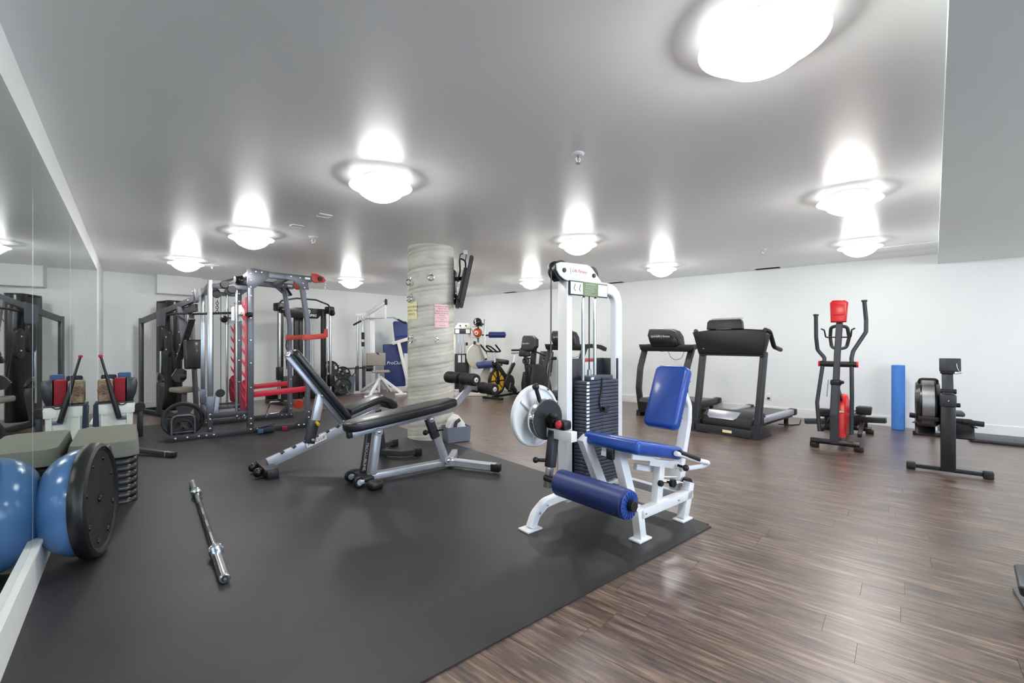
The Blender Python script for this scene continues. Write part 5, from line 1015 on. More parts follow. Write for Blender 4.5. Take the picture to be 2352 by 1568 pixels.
# ---------------------------------------------------------------- elliptical
t = thing('elliptical_trainer', 'dark elliptical trainer with bright red console and red flywheel housing by the white wall', 'elliptical trainer', 3.755, 5.30, -40)
fs = cyl(t, 'front_stabilizer', 'blk2', (-0.235, 0, 0.075), (0.235, 0, 0.075), 0.032)
for x in (-0.21, 0.21): bar(fs, 'stabilizer_foot', 'blk', (x, -0.03, 0.03), (x + 0.03, 0.04, 0.025), 0.07, 0.05)
cyl(t, 'rear_stabilizer', 'blk2', (-0.22, 1.36, 0.06), (0.30, 1.36, 0.06), 0.032)
for x in (-0.2, 0.28): box(t, 'stabilizer_foot', 'blk', (x, 1.36, 0.028), (0.09, 0.08, 0.055), bev=0.01)
bar(t, 'floor_spine', 'blk2', (0.03, 0.05, 0.10), (0.05, 1.36, 0.08), 0.06, 0.05)
sweep(t, 'lower_mast', 'dgrey', [(0.0, 0.0, 0.07), (0.0, -0.02, 0.40), (0.012, 0.03, 0.78)], rect=(0.085, 0.07), fil=0.2, up=(0, 1, 0))
sweep(t, 'upper_mast', 'dgrey', [(0.012, 0.03, 0.74), (0.022, 0.08, 1.10), (0.04, 0.12, 1.48)], rect=(0.065, 0.06), up=(0, 1, 0))
box(t, 'mast_collar', 'blk', (0.012, 0.03, 0.77), (0.11, 0.09, 0.07), bev=0.02)
kb = cyl(t, 'tension_cable', 'steel', (-0.06, 0.02, 0.80), (-0.075, 0.02, 0.60), 0.005, seg=8); cyl(t, 'collar_knob', 'blk', (0.05, -0.02, 0.78), (0.09, -0.03, 0.78), 0.018)
c = prism(t, 'console', 'redp', [(-0.075, -0.13), (0.075, -0.13), (0.09, 0.10), (0.06, 0.13), (-0.06, 0.13), (-0.085, 0.10)], (0.035, 0.10, 1.60), (1, 0, 0), (0, 0.12, 0.99), 0.06, bev=0.014, seg=3)
prism(c, 'battery_cover', 'redp', rrect(0.12, 0.13, 0.02, cy=0.01), (0.035, 0.04, 1.61), (1, 0, 0), (0, 0.12, 0.99), 0.01, bev=0.003)
hr = sweep(t, 'pulse_handle', 'dgrey', [(0.035, 0.13, 1.44), (-0.05, 0.18, 1.42), (-0.06, 0.22, 1.30), (-0.045, 0.22, 1.18), (0.03, 0.13, 1.16), (0.10, 0.22, 1.18), (0.125, 0.22, 1.30), (0.11, 0.18, 1.42), (0.035, 0.13, 1.44)], 0.019, fil=0.05)
for s in (-1, 1): sweep(t, 'bottle_bracket', 'blk', [(0.03 + 0.03 * s, 0.08, 1.30), (0.03 + 0.12 * s, 0.06, 1.30), (0.03 + 0.13 * s, 0.02, 1.385), (0.03 + 0.16 * s, 0.0, 1.40)], 0.008, fil=0.02, seg=8)
cyl(t, 'pivot_tube', 'blk', (-0.145, 0.08, 0.985), (0.20, 0.08, 0.985), 0.034)
for x in (-0.165, 0.20): cyl(t, 'pivot_cap', 'redp', (x, 0.08, 0.985), (x + 0.018, 0.08, 0.985), 0.034)
sweep(t, 'swing_handle', 'dgrey', [(-0.15, 0.05, 0.18), (-0.175, 0.05, 0.52), (-0.12, 0.08, 0.98), (-0.10, 0.09, 1.05), (-0.175, 0.10, 1.15), (-0.185, 0.06, 1.30), (-0.185, 0.04, 1.56)], 0.021, fil=0.06)
sweep(t, 'swing_handle', 'dgrey', [(0.155, 0.05, 0.18), (0.16, 0.06, 0.60), (0.155, 0.08, 1.06), (0.17, 0.10, 1.14), (0.285, 0.14, 1.36), (0.285, 0.16, 1.50), (0.27, 0.14, 1.71)], 0.021, fil=0.06)
for x, y, z in ((-0.185, 0.04, 1.565), (0.27, 0.14, 1.715)): cyl(t, 'handle_cap', 'blk', (x, y, z - 0.01), (x, y, z + 0.012), 0.028)
h = lathe(t, 'flywheel_housing', 'redp', [(0, -0.07), (0.14, -0.07), (0.235, -0.045), (0.25, 0), (0.235, 0.045), (0.14, 0.07), (0, 0.07)], (0.05, 0.45, 0.36), (1, 0, 0), 40)
prism(h, 'housing_front', 'redp', [(0.12, 0.12), (0.36, 0.10), (0.40, 0.55), (0.30, 0.60), (0.17, 0.46)], (-0.005, 0, 0), (0, 1, 0), (0, 0, 1), 0.11, bev=0.025, seg=3)
box(h, 'housing_decal', 'paper', (0.05, 0.15, 0.42), (0.06, 0.004, 0.02), bev=0)
bar(t, 'rear_strut', 'dgrey', (0.02, 0.04, 0.72), (0.05, 0.34, 0.50), 0.04, 0.05)
for s, ph in ((-1, 0.0), (1, 0.06)):
    x = 0.05 + s * 0.19
    bar(t, 'pedal_arm', 'blk', (x - 0.01 * s, 0.05, 0.20 - ph * 0.4), (x, 1.02, 0.30 + ph), 0.04, 0.045)
    pe = box(t, 'pedal', 'blk', (x + 0.01 * s, 0.62, 0.335 + ph * 1.1), (0.15, 0.36, 0.05), (4, 0, 0), bev=0.018)
    box(pe, 'pedal_lip', 'char', (x + 0.01 * s, 0.455, 0.365 + ph), (0.15, 0.03, 0.07), (0, 0, 0), bev=0.01)
    bar(t, 'crank_arm', 'steel', (0.05 + s * 0.10, 0.45, 0.36), (x, 0.98, 0.28 + ph), 0.03, 0.045)
    cyl(t, 'roller_wheel', 'blk', (x - 0.03, 1.0, 0.18), (x + 0.03, 1.0, 0.18), 0.05)
bar(t, 'side_arm', 'char', (-0.10, 0.10, 0.30), (-0.30, 0.05, 0.285), 0.07, 0.06)
bar(t, 'side_arm', 'char', (0.22, 0.5, 0.30), (0.46, 0.46, 0.32), 0.08, 0.06)
for x in (-0.0, 0.12): bar(t, 'glide_rail', 'steel', (x + 0.06, 0.9, 0.14), (x + 0.06, 1.34, 0.12), 0.035, 0.03)
box(t, 'rear_block', 'blk', (0.12, 1.2, 0.22), (0.22, 0.16, 0.2), bev=0.02)

# foam roller
fr = thing('foam_roller', 'tall bright blue speckled foam roller standing against the white wall', 'foam roller', 5.49, 6.47)
lathe(fr, 'foam_body', 'foamb', [(0, 0), (0.07, 0), (0.076, 0.008), (0.076, 0.906), (0.07, 0.914), (0, 0.914)], (0, 0, 0.001), (0, 0, 1), 40)

# ---------------------------------------------------------------- rowing machine
t = thing('rowing_machine', 'dark rowing machine seen from the front with tall monitor arm, right of the foam roller', 'rowing machine', 4.13, 4.31, -40)
bar(t, 'front_foot_bar', 'blk', (-0.26, 0, 0.035), (0.26, 0, 0.035), 0.035, 0.035)
for x in (-0.265, 0.265): bar(t, 'rubber_foot', 'blk', (x - 0.035, 0, 0.035), (x + 0.035, 0, 0.035), 0.07, 0.068, bev=0.01)
bar(t, 'front_leg', 'blk2', (0, 0.0, 0.03), (0.0, 0.03, 0.66), 0.105, 0.07, up=(0, 1, 0))
hb = box(t, 'arm_joint', 'char', (0.0, 0.02, 0.69), (0.115, 0.10, 0.115), bev=0.012)
cyl(hb, 'joint_knob', 'blk', (0.05, 0.02, 0.65), (0.085, 0.02, 0.65), 0.02); ball(hb, 'joint_bolt', 'bolt', (0, -0.032, 0.69), 0.007)
bar(t, 'monitor_arm', 'char', (0.0, 0.03, 0.745), (0.0, 0.10, 0.97), 0.08, 0.035, up=(0, 1, 0))
cyl(t, 'arm_hinge', 'blk', (-0.05, 0.04, 0.775), (0.06, 0.04, 0.775), 0.024)
mo = box(t, 'monitor', 'char', (0.018, 0.08, 1.025), (0.15, 0.05, 0.125), (-8, 0, 0), bev=0.006)
box(mo, 'monitor_neck', 'blk', (0.0, 0.085, 0.955), (0.10, 0.05, 0.03), bev=0.005); sweep(mo, 'sensor_wire', 'steel', [(0.06, 0.05, 1.04), (0.065, 0.05, 1.0), (0.08, 0.05, 0.965), (0.1, 0.06, 0.95), (0.05, 0.06, 0.94)], 0.003, fil=0.01, seg=6)
# flywheel cage, a wide drum to the left of the leg
dr = lathe(t, 'flywheel_cage', 'blk2', [(0.10, -0.09), (0.20, -0.09), (0.232, -0.06), (0.24, 0.0), (0.232, 0.06), (0.20, 0.09), (0, 0.10)], (-0.135, 0.26, 0.63), (1, 0, 0), 44)
sweep(dr, 'cage_band', 'steel', [(-0.135, 0.26 - 0.246 * math.cos(a), 0.63 + 0.246 * math.sin(a)) for a in [math.radians(-50 + 12 * k) for k in range(16)]], rect=(0.006, 0.09), up=(1, 0, 0))
sweep(dr, 'cage_handle', 'blk', [(-0.20, 0.12, 0.835), (-0.20, 0.10, 0.88), (-0.07, 0.10, 0.88), (-0.07, 0.12, 0.835)], 0.012, fil=0.03)
bar(dr, 'cage_clip', 'blk', (-0.21, 0.04, 0.50), (-0.06, 0.04, 0.50), 0.03, 0.04)
bar(t, 'leg_brace', 'blk2', (0.0, 0.04, 0.56), (-0.06, 0.26, 0.60), 0.08, 0.08)
bar(t, 'monorail', 'steel', (0, 0.3, 0.36), (0, 2.25, 0.30), 0.05, 0.09)
bar(t, 'body_shell', 'blk2', (0, 0.05, 0.46), (0, 0.55, 0.40), 0.09, 0.16)
for s, x in ((-1, -0.15), (1, 0.14)):
    f = prism(t, 'footrest', 'blk', rrect(0.15, 0.22, 0.025, cx=x, cy=0.0), (0, 0.42, 0.37), (1, 0, 0), (0, 0.55, 0.83), 0.03, bev=0.008)
    sweep(f, 'foot_strap', 'blk', [(x - 0.09, 0.40, 0.40), (x, 0.47, 0.45), (x + 0.09, 0.40, 0.40)], rect=(0.03, 0.006), fil=0.05)
hd = cyl(t, 'row_handle', 'blk', (-0.26, 0.30, 0.49), (0.26, 0.30, 0.455), 0.02)
for a, b_ in (((-0.27, 0.30, 0.49), (-0.16, 0.30, 0.483)), ((0.12, 0.30, 0.464), (0.27, 0.30, 0.454))): cyl(hd, 'handle_grip', 'foam', a, b_, 0.026)
st2 = box(t, 'seat', 'char', (0.06, 1.2, 0.44), (0.30, 0.24, 0.05), bev=0.02); box(st2, 'seat_carriage', 'blk', (0, 1.2, 0.38), (0.12, 0.2, 0.07), bev=0.01)
bar(t, 'rear_leg', 'blk2', (0, 2.2, 0.28), (0, 2.22, 0.03), 0.05, 0.06, up=(0, 1, 0)); bar(t, 'rear_foot_bar', 'blk', (-0.2, 2.22, 0.025), (0.2, 2.22, 0.025), 0.05, 0.05)
# ---------------------------------------------------------------- left foreground: barbell, half ball, step stack, crate
t = thing('barbell', 'chrome barbell without plates lying on the black mat', 'barbell', -1.47, 2.33, 0, MZ + 0.025)
bd = V((-2.755, 3.925)) - V((-1.47, 2.33)); BL = bd.length; t.rotation_euler = (0, 0, math.atan2(bd.y, bd.x))
for s in (0, 1):
    e = 0 if s == 0 else BL; d = 1 if s == 0 else -1
    sl = lathe(t, 'sleeve', 'steel', [(0, 0), (0.02, 0.0), (0.0255, 0.004), (0.0255, 0.012), (0.023, 0.014), (0.0255, 0.016)] + [(0.0255 if k % 2 else 0.0247, 0.02 + 0.008 * k) for k in range(40)] + [(0.0255, 0.36), (0, 0.36)], (e, 0, 0.001), (d, 0, 0), 28)
    lathe(sl, 'end_cap', 'dgrey', [(0, -0.001), (0.016, -0.001), (0.018, 0.002)], (e, 0, 0.001), (d, 0, 0), 24); lathe(sl, 'end_bolt', 'steel', [(0, -0.006), (0.008, -0.005), (0.009, 0)], (e, 0, 0.001), (d, 0, 0), 12)
    lathe(t, 'inner_collar', 'chrome', [(0.015, 0.355), (0.034, 0.355), (0.038, 0.360), (0.038, 0.368), (0.030, 0.374), (0.030, 0.39), (0.036, 0.395), (0.036, 0.402), (0.015, 0.41)], (e, 0, 0.013), (d, 0, 0), 28)
cyl(t, 'shaft', 'chrome', (0.38, 0, 0.006), (BL - 0.38, 0, 0.006), 0.017)
for a, b_ in ((0.68, 0.80), (0.92, 1.06), (1.22, 1.38)): cyl(t, 'knurled_band', 'dgrey', (a, 0, 0.006), (b_, 0, 0.006), 0.0174)
# half ball
n0 = V((0.879, 0.477, 0)); n0.normalize()
t = thing('half_ball_trainer', 'half-ball balance trainer on its rim, blue dome against the mirror and black base facing out', 'balance trainer', -2.43, 2.645, 0, MZ)
c0 = V((0, 0, 0.325)); ax = (n0 + V((0, 0, 0.04))).normalized()
lathe(t, 'dome', 'ball', [(0.30, 0.0)] + [(0.30 * math.cos(math.radians(a)) ** 0.6 if a < 90 else 0, 0.20 * math.sin(math.radians(a))) for a in range(6, 88, 6)] + [(0, 0.20)], c0 - ax * 0.02, -ax, 56)
base = lathe(t, 'base_rim', 'blk', [(0.30, -0.035), (0.315, -0.03), (0.325, -0.01), (0.325, 0.02), (0.318, 0.035), (0.30, 0.045), (0.285, 0.04), (0.275, 0.032), (0.06, 0.028), (0.03, 0.024), (0, 0.024)], c0, ax, 64)
d_, s_, u_ = basis(ax)
for k in range(8):
    a = math.radians(45 * k + 20); q = c0 + ax * 0.032 + (s_ * math.cos(a) + u_ * math.sin(a)) * 0.235; lathe(base, 'rim_plug', 'blk2', [(0.016, 0), (0.014, 0.005), (0, 0.006)], q, ax, 12)
lathe(base, 'centre_plug', 'blk2', [(0.022, 0), (0.02, 0.006), (0.012, 0.01), (0, 0.006)], c0 + ax * 0.026, ax, 16)
a = math.radians(118); q = c0 + ax * 0.018 + (s_ * math.cos(a) + u_ * math.sin(a)) * 0.30
prism(base, 'grip_recess', 'steel', [(-0.05, -0.01), (0.05, -0.014), (0.03, 0.012), (-0.02, 0.012)], q + ax * 0.028, -s_ * math.sin(a) + u_ * math.cos(a), s_ * math.cos(a) + u_ * math.sin(a), 0.004, bev=0.001)
# aerobic step stack
sa = math.degrees(math.atan2(0.767, -0.641))
def step_part(nm, lab, cat, z0, z1, L, w, m, grp=None, inset=0.0):
    t = thing(nm, lab, cat, -3.83, 4.24, sa, z0, grp); h = z1 - z0
    return t, L, w, h
def step_shell(t, nm, m, L, w, h, r, slope, bev):
    b = bmesh.new(); rings = []
    for k, (ins, z) in enumerate(((0.0, 0.0), (0.0, h * 0.25), (slope * 0.75, h * 0.93), (slope, h))):
        rings.append([b.verts.new((x, y, z)) for x, y in rrect(L - 2 * ins, w - 2 * ins, max(0.01, r - ins * 0.5), 6)])
    for A, B in zip(rings, rings[1:]):
        for k in range(len(A)): b.faces.new((A[k], A[(k + 1) % len(A)], B[(k + 1) % len(A)], B[k]))
    b.faces.new(rings[0][::-1]); b.faces.new(rings[-1])
    return finish(nm, b, m, t, 50)
zc = MZ
words_ = ['lowest', 'second from the floor', 'third from the floor', 'middle one', 'third from the top', 'second from the top', 'uppermost']
for k in range(7):
    t = thing('step_riser', 'black step riser, %s in the stack beside the half ball' % words_[k], 'riser', -3.365, 3.775, sa, zc + 0.0005, 'black step risers')
    step_shell(t, 'riser_body', 'blk2', 0.93, 0.40, 0.038, 0.07, 0.012, 0); o = step_shell(t, 'riser_neck', 'blk', 0.89, 0.36, 0.0125, 0.06, 0.0, 0); o.location = (0, 0, 0.0385)
    zc += 0.0515
t = thing('step_platform', 'grey-green rubber topped aerobic step platform on top of the black risers', 'step', -3.365, 3.775, sa, zc + 0.0005)
step_shell(t, 'platform_body', 'step', 0.97, 0.415, 0.115, 0.09, 0.018, 0)
# steel bar lying behind the stack
t = thing('steel_bar', 'grey square steel bar lying on the mat behind the step stack', 'bar', -3.62, 4.88, 165, MZ)
bar(t, 'tube', 'dgrey', (0, 0, 0.03), (0.85, 0, 0.055), 0.05, 0.05); bar(t, 'end_cap', 'blk', (-0.008, 0, 0.03), (0.012, 0, 0.03), 0.052, 0.054); bar(t, 'white_band', 'paper', (0.10, 0, 0.033), (0.108, 0, 0.033), 0.052, 0.052)
# crate at the mirror's far end with contents
cd = math.degrees(math.atan2(-0.641, -0.767)) + 180
CRX, CRY = -4.99, 5.72
t = thing('storage_crate', 'white plastic crate beside the far end of the mirror, holding mats and a bat', 'crate', CRX, CRY, cd)
CHH = 0.485
b = bmesh.new(); zs = [(0.0, 0.165, 0.12), (0.36, 0.175, 0.13), (0.36, 0.188, 0.142), (0.455, 0.192, 0.146), (CHH, 0.184, 0.138), (CHH - 0.005, 0.176, 0.13), (0.02, 0.155, 0.11)]
rw = [[b.verts.new((x, y, z)) for x, y in rrect(2 * hx, 2 * hy, 0.035, 4)] for z, hx, hy in zs]
for A, B in zip(rw, rw[1:]):
    for k in range(len(A)): b.faces.new((A[k], A[(k + 1) % len(A)], B[(k + 1) % len(A)], B[k]))
b.faces.new(rw[0]); b.faces.new(rw[-1]); cb = finish('crate_body', b, 'crate', t, 40)
box(cb, 'front_panel', 'crate', (0.0, -0.132, 0.405), (0.14, 0.03, 0.085), bev=0.008)
for x in (-0.12, 0.12): bar(cb, 'rib', 'crate', (x, -0.126, 0.03), (x, -0.136, 0.36), 0.014, 0.016, up=(1, 0, 0))
prism(cb, 'handle_scoop', 'tin', [(-0.06, 0), (0.06, 0), (0.045, -0.05), (-0.045, -0.05)], (0.07, -0.131, 0.33), (1, 0, 0), (0, 0, 1), 0.008, bev=0.002)
CM = Matrix.Rotation(math.radians(cd), 2)
def cr(x, y): q = V((CRX, CRY)) + CM @ V((x, y)); return q.x, q.y
mt = thing('board', 'grey flat board lying across the white crate', 'board', *cr(0.0, 0.0), cd, CHH + 0.001); box(mt, 'board_body', 'dgrey', (0, 0, 0.009), (0.37, 0.29, 0.018), bev=0.004)
sweep(mt, 'hanging_hook', 'blk', [(0.03, -0.145, 0.009), (0.05, -0.156, -0.018), (0.085, -0.156, -0.018), (0.12, -0.145, 0.009)], 0.006, fil=0.012)
zt = CHH + 0.0195
o = thing('tote_bag', 'patterned beige tote bag standing on the crate nearest the mirror', 'bag', *cr(-0.085, -0.02), cd, zt); box(o, 'bag_body', 'pattern', (0, 0, 0.14), (0.15, 0.15, 0.28), (0, 0, 4), bev=0.03, seg=3)
join(o, 'ring_print', 'inkd', [ring(None, 'q', 'inkd', (-0.02, -0.081, 0.15), r_, 0.002, axis=(0, 1, 0), sub=6) for r_ in (0.02, 0.038, 0.055)])
o = thing('yoga_block', 'dark red fabric covered block on the crate beside the patterned bag', 'block', *cr(0.05, -0.03), cd, zt); box(o, 'block_body', 'maroon', (0, 0, 0.145), (0.105, 0.17, 0.29), (0, 0, -2), bev=0.01)
o = thing('seat_cushion', 'black rounded cushion standing at the right end of the crate', 'cushion', *cr(0.145, -0.02), cd, zt); prism(o, 'cushion_body', 'bvinyl', [(-0.035, 0), (0.025, 0), (0.06, 0.10), (0.075, 0.22), (0.06, 0.28), (-0.035, 0.295)], (0, 0.09, 0), (1, 0, 0), (0, 0, 1), 0.18, bev=0.015)
o = thing('yoga_mat_roll', 'blue folded mat standing on the crate behind the dark red block', 'mat', *cr(0.09, 0.095), cd, zt); box(o, 'folded_mat', 'bluecloth', (0, 0.0, 0.175), (0.13, 0.045, 0.35), bev=0.015)
o = thing('folded_towel', 'dark folded towel on the crate behind the patterned bag', 'towel', *cr(-0.06, 0.095), cd, zt); box(o, 'towel_body', 'navycloth', (0, 0.0, 0.165), (0.15, 0.045, 0.33), bev=0.02)
o = thing('baseball_bat', 'dark baseball bat with red knob leaning upright at the crate front', 'bat', 0, 0, 0, 0)
p0, p1 = V((*cr(0.045, -0.19), 0.30)), V((*cr(-0.125, -0.15), 1.06)); dv = (p1 - p0).normalized()
lathe(o, 'barrel', 'blk', [(0, 0), (0.024, 0.005), (0.028, 0.02), (0.028, 0.25), (0.02, 0.48), (0.013, 0.60), (0.013, (p1 - p0).length)], p0, dv, 20); lathe(o, 'knob', 'red', [(0.013, 0), (0.021, 0.006), (0.023, 0.022), (0.016, 0.03), (0, 0.032)], p1, dv, 20)
o = thing('draped_towel', 'navy towel hanging over the crate corner at the mirror', 'towel', *cr(-0.17, -0.155), cd, 0.06); prism(o, 'towel_body', 'navycloth', [(-0.03, 0), (0.03, 0), (0.028, 0.2), (0.02, 0.43), (-0.024, 0.43), (-0.03, 0.15)], (0, 0.008, 0), (1, 0, 0), (0, 0, 1), 0.01, bev=0.003)
o = thing('round_foam_pad', 'small black round pad on a stub right of the white crate', 'pad', *cr(0.245, 0.06), cd, 0.0)
cyl(o, 'pad_body', 'foam', (0, 0.0, 0.40), (0.0, 0.12, 0.40), 0.055); bar(o, 'stand', 'blk', (0, 0.06, 0.0), (0, 0.06, 0.37), 0.05, 0.06, up=(1, 0, 0))
# grey box with paper towels by the column
t = thing('tissue_box', 'grey metal box with white paper towels on the floor beside the concrete column', 'box', -0.70, 5.72, 28, MZ)
b = bmesh.new(); zs = [(0, 0.145, 0.10), (0.185, 0.155, 0.11), (0.185, 0.150, 0.105), (0.01, 0.14, 0.095)]
rw = [[b.verts.new((sx * hx, sy * hy, z)) for sx, sy in ((-1, -1), (1, -1), (1, 1), (-1, 1))] for z, hx, hy in zs]
for A, B in zip(rw, rw[1:]):
    for k in range(4): b.faces.new((A[k], A[(k + 1) % 4], B[(k + 1) % 4], B[k]))
b.faces.new(rw[0]); b.faces.new(rw[-1]); finish('box_body', b, 'tin', t)
o = thing('paper_towels', 'white paper towels sticking up out of the grey metal box', 'paper towels', -0.70, 5.72, 28, MZ)
prism(o, 'towel_sheet', 'paper', [(-0.12, 0.03), (0.13, 0.03), (0.13, 0.20), (0.04, 0.31), (-0.03, 0.33), (-0.09, 0.27), (-0.12, 0.19)], (0, 0.06, 0), (1, 0, 0), (0, 0, 1), 0.03, bev=0.004)
prism(o, 'towel_sheet', 'paper', [(-0.12, 0.03), (0.10, 0.03), (0.12, 0.17), (0.02, 0.27), (-0.05, 0.28), (-0.12, 0.17)], (0, -0.02, 0.0), (1, 0, 0), (0, 0, 1), 0.02, bev=0.004)
sweep(o, 'spray_trigger', 'dgrey', [(-0.06, -0.07, 0.10), (-0.03, -0.07, 0.24), (0.02, -0.07, 0.27)], 0.022, fil=0.02)

# ---------------------------------------------------------------- television on a ceiling arm behind the column
t = thing('wall_television', 'black flat television on a jointed ceiling arm at the right side of the column', 'television', -0.68, 6.25, 0)
nx = Matrix.Rotation(math.radians(7), 3, 'Z') @ V((math.cos(math.radians(12)), 0, -math.sin(math.radians(12)))); uu = (Matrix.Rotation(math.radians(7), 3, 'Z') @ V((math.sin(math.radians(12)), 0, math.cos(math.radians(12))))); vv = nx.cross(uu)
def tvbox(nm, m, w, h, th, off, bev=0.008, p=t, dz=0.0, dv_=0.0):
    b = bmesh.new(); bmesh.ops.create_cube(b, size=1.0); bmesh.ops.scale(b, vec=(th, w, h), verts=b.verts); bmesh.ops.bevel(b, geom=b.edges[:], offset=min(bev, th * 0.4), segments=2, affect='EDGES')
    mt = Matrix((nx, vv, uu)).transposed().to_4x4(); mt.translation = V((0.02, 0, 2.05)) + nx * off + uu * dz + vv * dv_; b.transform(mt); return finish(nm, b, m, p)
tv = tvbox('screen_case', 'char', 0.95, 0.62, 0.05, 0.03); tvbox('screen', 'screen', 0.91, 0.56, 0.006, 0.056, p=tv); tvbox('rear_housing', 'blk', 0.7, 0.46, 0.05, -0.015, 0.02, p=tv, dz=-0.05); tvbox('port_panel', 'blk', 0.3, 0.12, 0.06, -0.02, p=tv, dz=-0.29)
box(t, 'wall_plate', 'blk', (-0.10, -0.05, 1.98), (0.03, 0.26, 0.46), bev=0.006)
for z in (1.85, 2.10): bar(t, 'mount_arm', 'blk', (-0.10, -0.05, z), (0.0, -0.02, z + 0.01), 0.05, 0.05)
join(t, 'mount_bolts', 'bolt', [cyl(None, 'q', 'bolt', (-0.085 + 0.02 * k, -0.2, 1.82 + 0.07 * k), (-0.085 + 0.02 * k, -0.185, 1.82 + 0.07 * k), 0.008, seg=8) for k in range(4)])
sweep(t, 'cable_loop', 'blk', [(-0.05, -0.12, 2.05), (-0.02, -0.12, 2.2), (-0.03, -0.1, 2.38), (0.05, -0.1, 2.34), (0.055, -0.1, 2.2), (0.02, -0.08, 2.05)], 0.012, fil=0.06)
sweep(t, 'ceiling_cable', 'blk', [(-0.03, -0.1, 2.36), (-0.02, -0.1, 2.43), (0.07, -0.1, 2.45), (0.05, -0.1, 2.34)], 0.007, fil=0.03)
bar(t, 'cable_outlet', 'white', (0.05, -0.1, 2.478), (0.05, -0.1, 2.425), 0.05, 0.05, up=(1, 0, 0))

# ---------------------------------------------------------------- small fixtures
def sprinkler(lab, x, y, k=1.0, z=H):
    t = thing('sprinkler', lab, 'sprinkler', x, y, 20, z)
    lathe(t, 'escutcheon', 'white', [(0, 0), (0.042 * k, 0), (0.042 * k, -0.004), (0.03 * k, -0.012), (0.012 * k, -0.012), (0, -0.012)], seg=24)
    cyl(t, 'body', 'steel', (0, 0, -0.01), (0, 0, -0.03 * k), 0.009 * k)
    for s in (-1, 1): sweep(t, 'frame_arm', 'white', [(0.008 * s, 0, -0.025), (0.016 * s * k, 0, -0.04 * k), (0.003 * s, 0, -0.062 * k)], 0.004 * k, seg=8)
    lathe(t, 'deflector', 'steel', [(0, -0.062 * k), (0.016 * k, -0.062 * k), (0.016 * k, -0.066 * k), (0, -0.066 * k)], seg=14)
sprinkler('white ceiling sprinkler near the middle of the ceiling', 0.432, 2.98)
sprinkler('small ceiling sprinkler left of the column above the rack', -2.34, 5.36, 1.2)
sprinkler('small ceiling sprinkler above the treadmills, near the right vent', 3.36, 6.09, 1.0)
def on_ceiling(px, py): y = 1.23 * 1045.33 / (784 - py); return (px - 1176) / 1045.33 * y, y
x, y = on_ceiling(487, 610); t = thing('smoke_detector', 'white round detector plate beside the leftmost ceiling light', 'detector', x, y, 0, H)
lathe(t, 'base', 'white', [(0, 0), (0.12, 0), (0.12, -0.006), (0.06, -0.016), (0, -0.016)], seg=28); cyl(t, 'sensor', 'white', (0, 0, -0.01), (0, 0, -0.05), 0.012)
for px, py, lab in ((745, 494, 'thin white cover plate on the ceiling, the right one of two left of the column'), (682, 518, 'thin white cover plate on the ceiling, the left one of two left of the column')):
    x, y = on_ceiling(px, py); t = thing('cover_plate', lab, 'cover plate', x, y, 42, H); box(t, 'plate', 'white', (0, 0, -0.004), (0.12, 0.10, 0.008), bev=0.002); bar(t, 'plate_lip', 'white', (-0.058, 0.05, -0.009), (0.058, 0.05, -0.009), 0.008, 0.006)
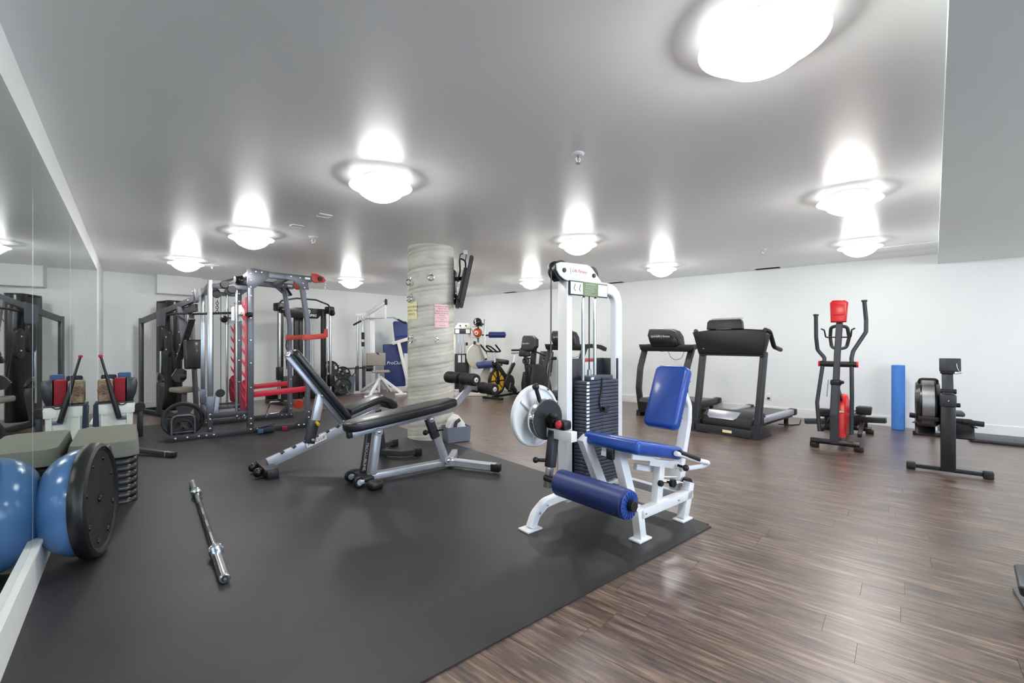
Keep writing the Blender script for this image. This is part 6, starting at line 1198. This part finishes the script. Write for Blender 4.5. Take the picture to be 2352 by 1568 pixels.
for px, py, lab in ((1763, 615, 'ceiling air vent close to the white wall above the elliptical side'), (1413, 648, 'ceiling air vent behind the top of the white weight tower'), (1172, 670.5, 'ceiling air vent farthest back, near the bikes')):
    x, y = on_ceiling(px, py); t = thing('ceiling_vent', lab, 'vent', x, y, math.degrees(PANG), H)
    fo = box(t, 'duct_opening', 'blk', (0, 0, -0.002), (0.36, 0.16, 0.004), bev=0)
    for s in (-1, 1): box(t, 'frame_side', 'white', (0, s * 0.095, -0.005), (0.44, 0.04, 0.01), bev=0.003); box(t, 'frame_end', 'white', (s * 0.2, 0, -0.005), (0.04, 0.16, 0.01), bev=0.003)
    for k in range(5): box(t, 'louvre', 'dgrey', (0, -0.06 + 0.03 * k, -0.008), (0.36, 0.016, 0.004), (35, 0, 0), bev=0)
x, y = on_ceiling(2050, 572); t = thing('access_panel', 'flush painted access panel in the ceiling next to the lowered edge', 'panel', x, y, math.degrees(PANG), H); box(t, 'panel', 'ceil', (0, 0, -0.003), (0.9, 0.5, 0.006), bev=0.002)
# wall outlet
q = PB + dR * ((V((4.36, 7.74)) - PB).dot(dR)); t = thing('wall_outlet', 'white wall outlet above the skirting behind the nearest treadmill', 'outlet', q.x, q.y, math.degrees(PANG), 0.31)
box(t, 'plate', 'white', (0, -0.004, 0), (0.075, 0.008, 0.12), bev=0.003); box(t, 'plug', 'blk', (0.0, -0.02, -0.025), (0.035, 0.03, 0.03), bev=0.005)
for z in (0.03, -0.03): box(t, 'socket', 'trim', (0, -0.009, z), (0.035, 0.004, 0.028), bev=0.002)
# folded mat along the right wall
t = thing('exercise_mat', 'thick dark grey exercise mat lying against the white wall at the right edge', 'mat', 6.46, 5.40, math.degrees(PANG)); box(t, 'mat_body', 'dgrey', (0, 0, 0.022), (1.5, 0.55, 0.042), bev=0.012); 
# bench corner cut by the frame at lower right
t = thing('slant_board', 'dark padded slant board partly cut off at the lower right edge', 'weight bench', 2.39, 2.15, -45)
pad(t, 'board_pad', 'bvinyl', (0.0, 0.0, 0.10), (1.0, 0, 0.30), 0.30, 0.05, side=(0, 1, 0), r=0.02, soft=0.012)
bar(t, 'board_rail', 'dgrey', (0.05, 0, 0.08), (1.0, 0, 0.27), 0.05, 0.05)
bar(t, 'floor_plate', 'grey', (0.06, -0.1, 0.008), (0.02, 0.19, 0.008), 0.06, 0.014); bar(t, 'rear_leg', 'dgrey', (0.85, 0, 0.25), (0.92, 0, 0.02), 0.05, 0.05, up=(1, 0, 0)); bar(t, 'rear_foot', 'dgrey', (0.92, -0.25, 0.025), (0.92, 0.25, 0.025), 0.05, 0.05)
cyl(t, 'side_knob', 'blk', (0.02, 0.14, 0.12), (0.02, 0.185, 0.12), 0.018)
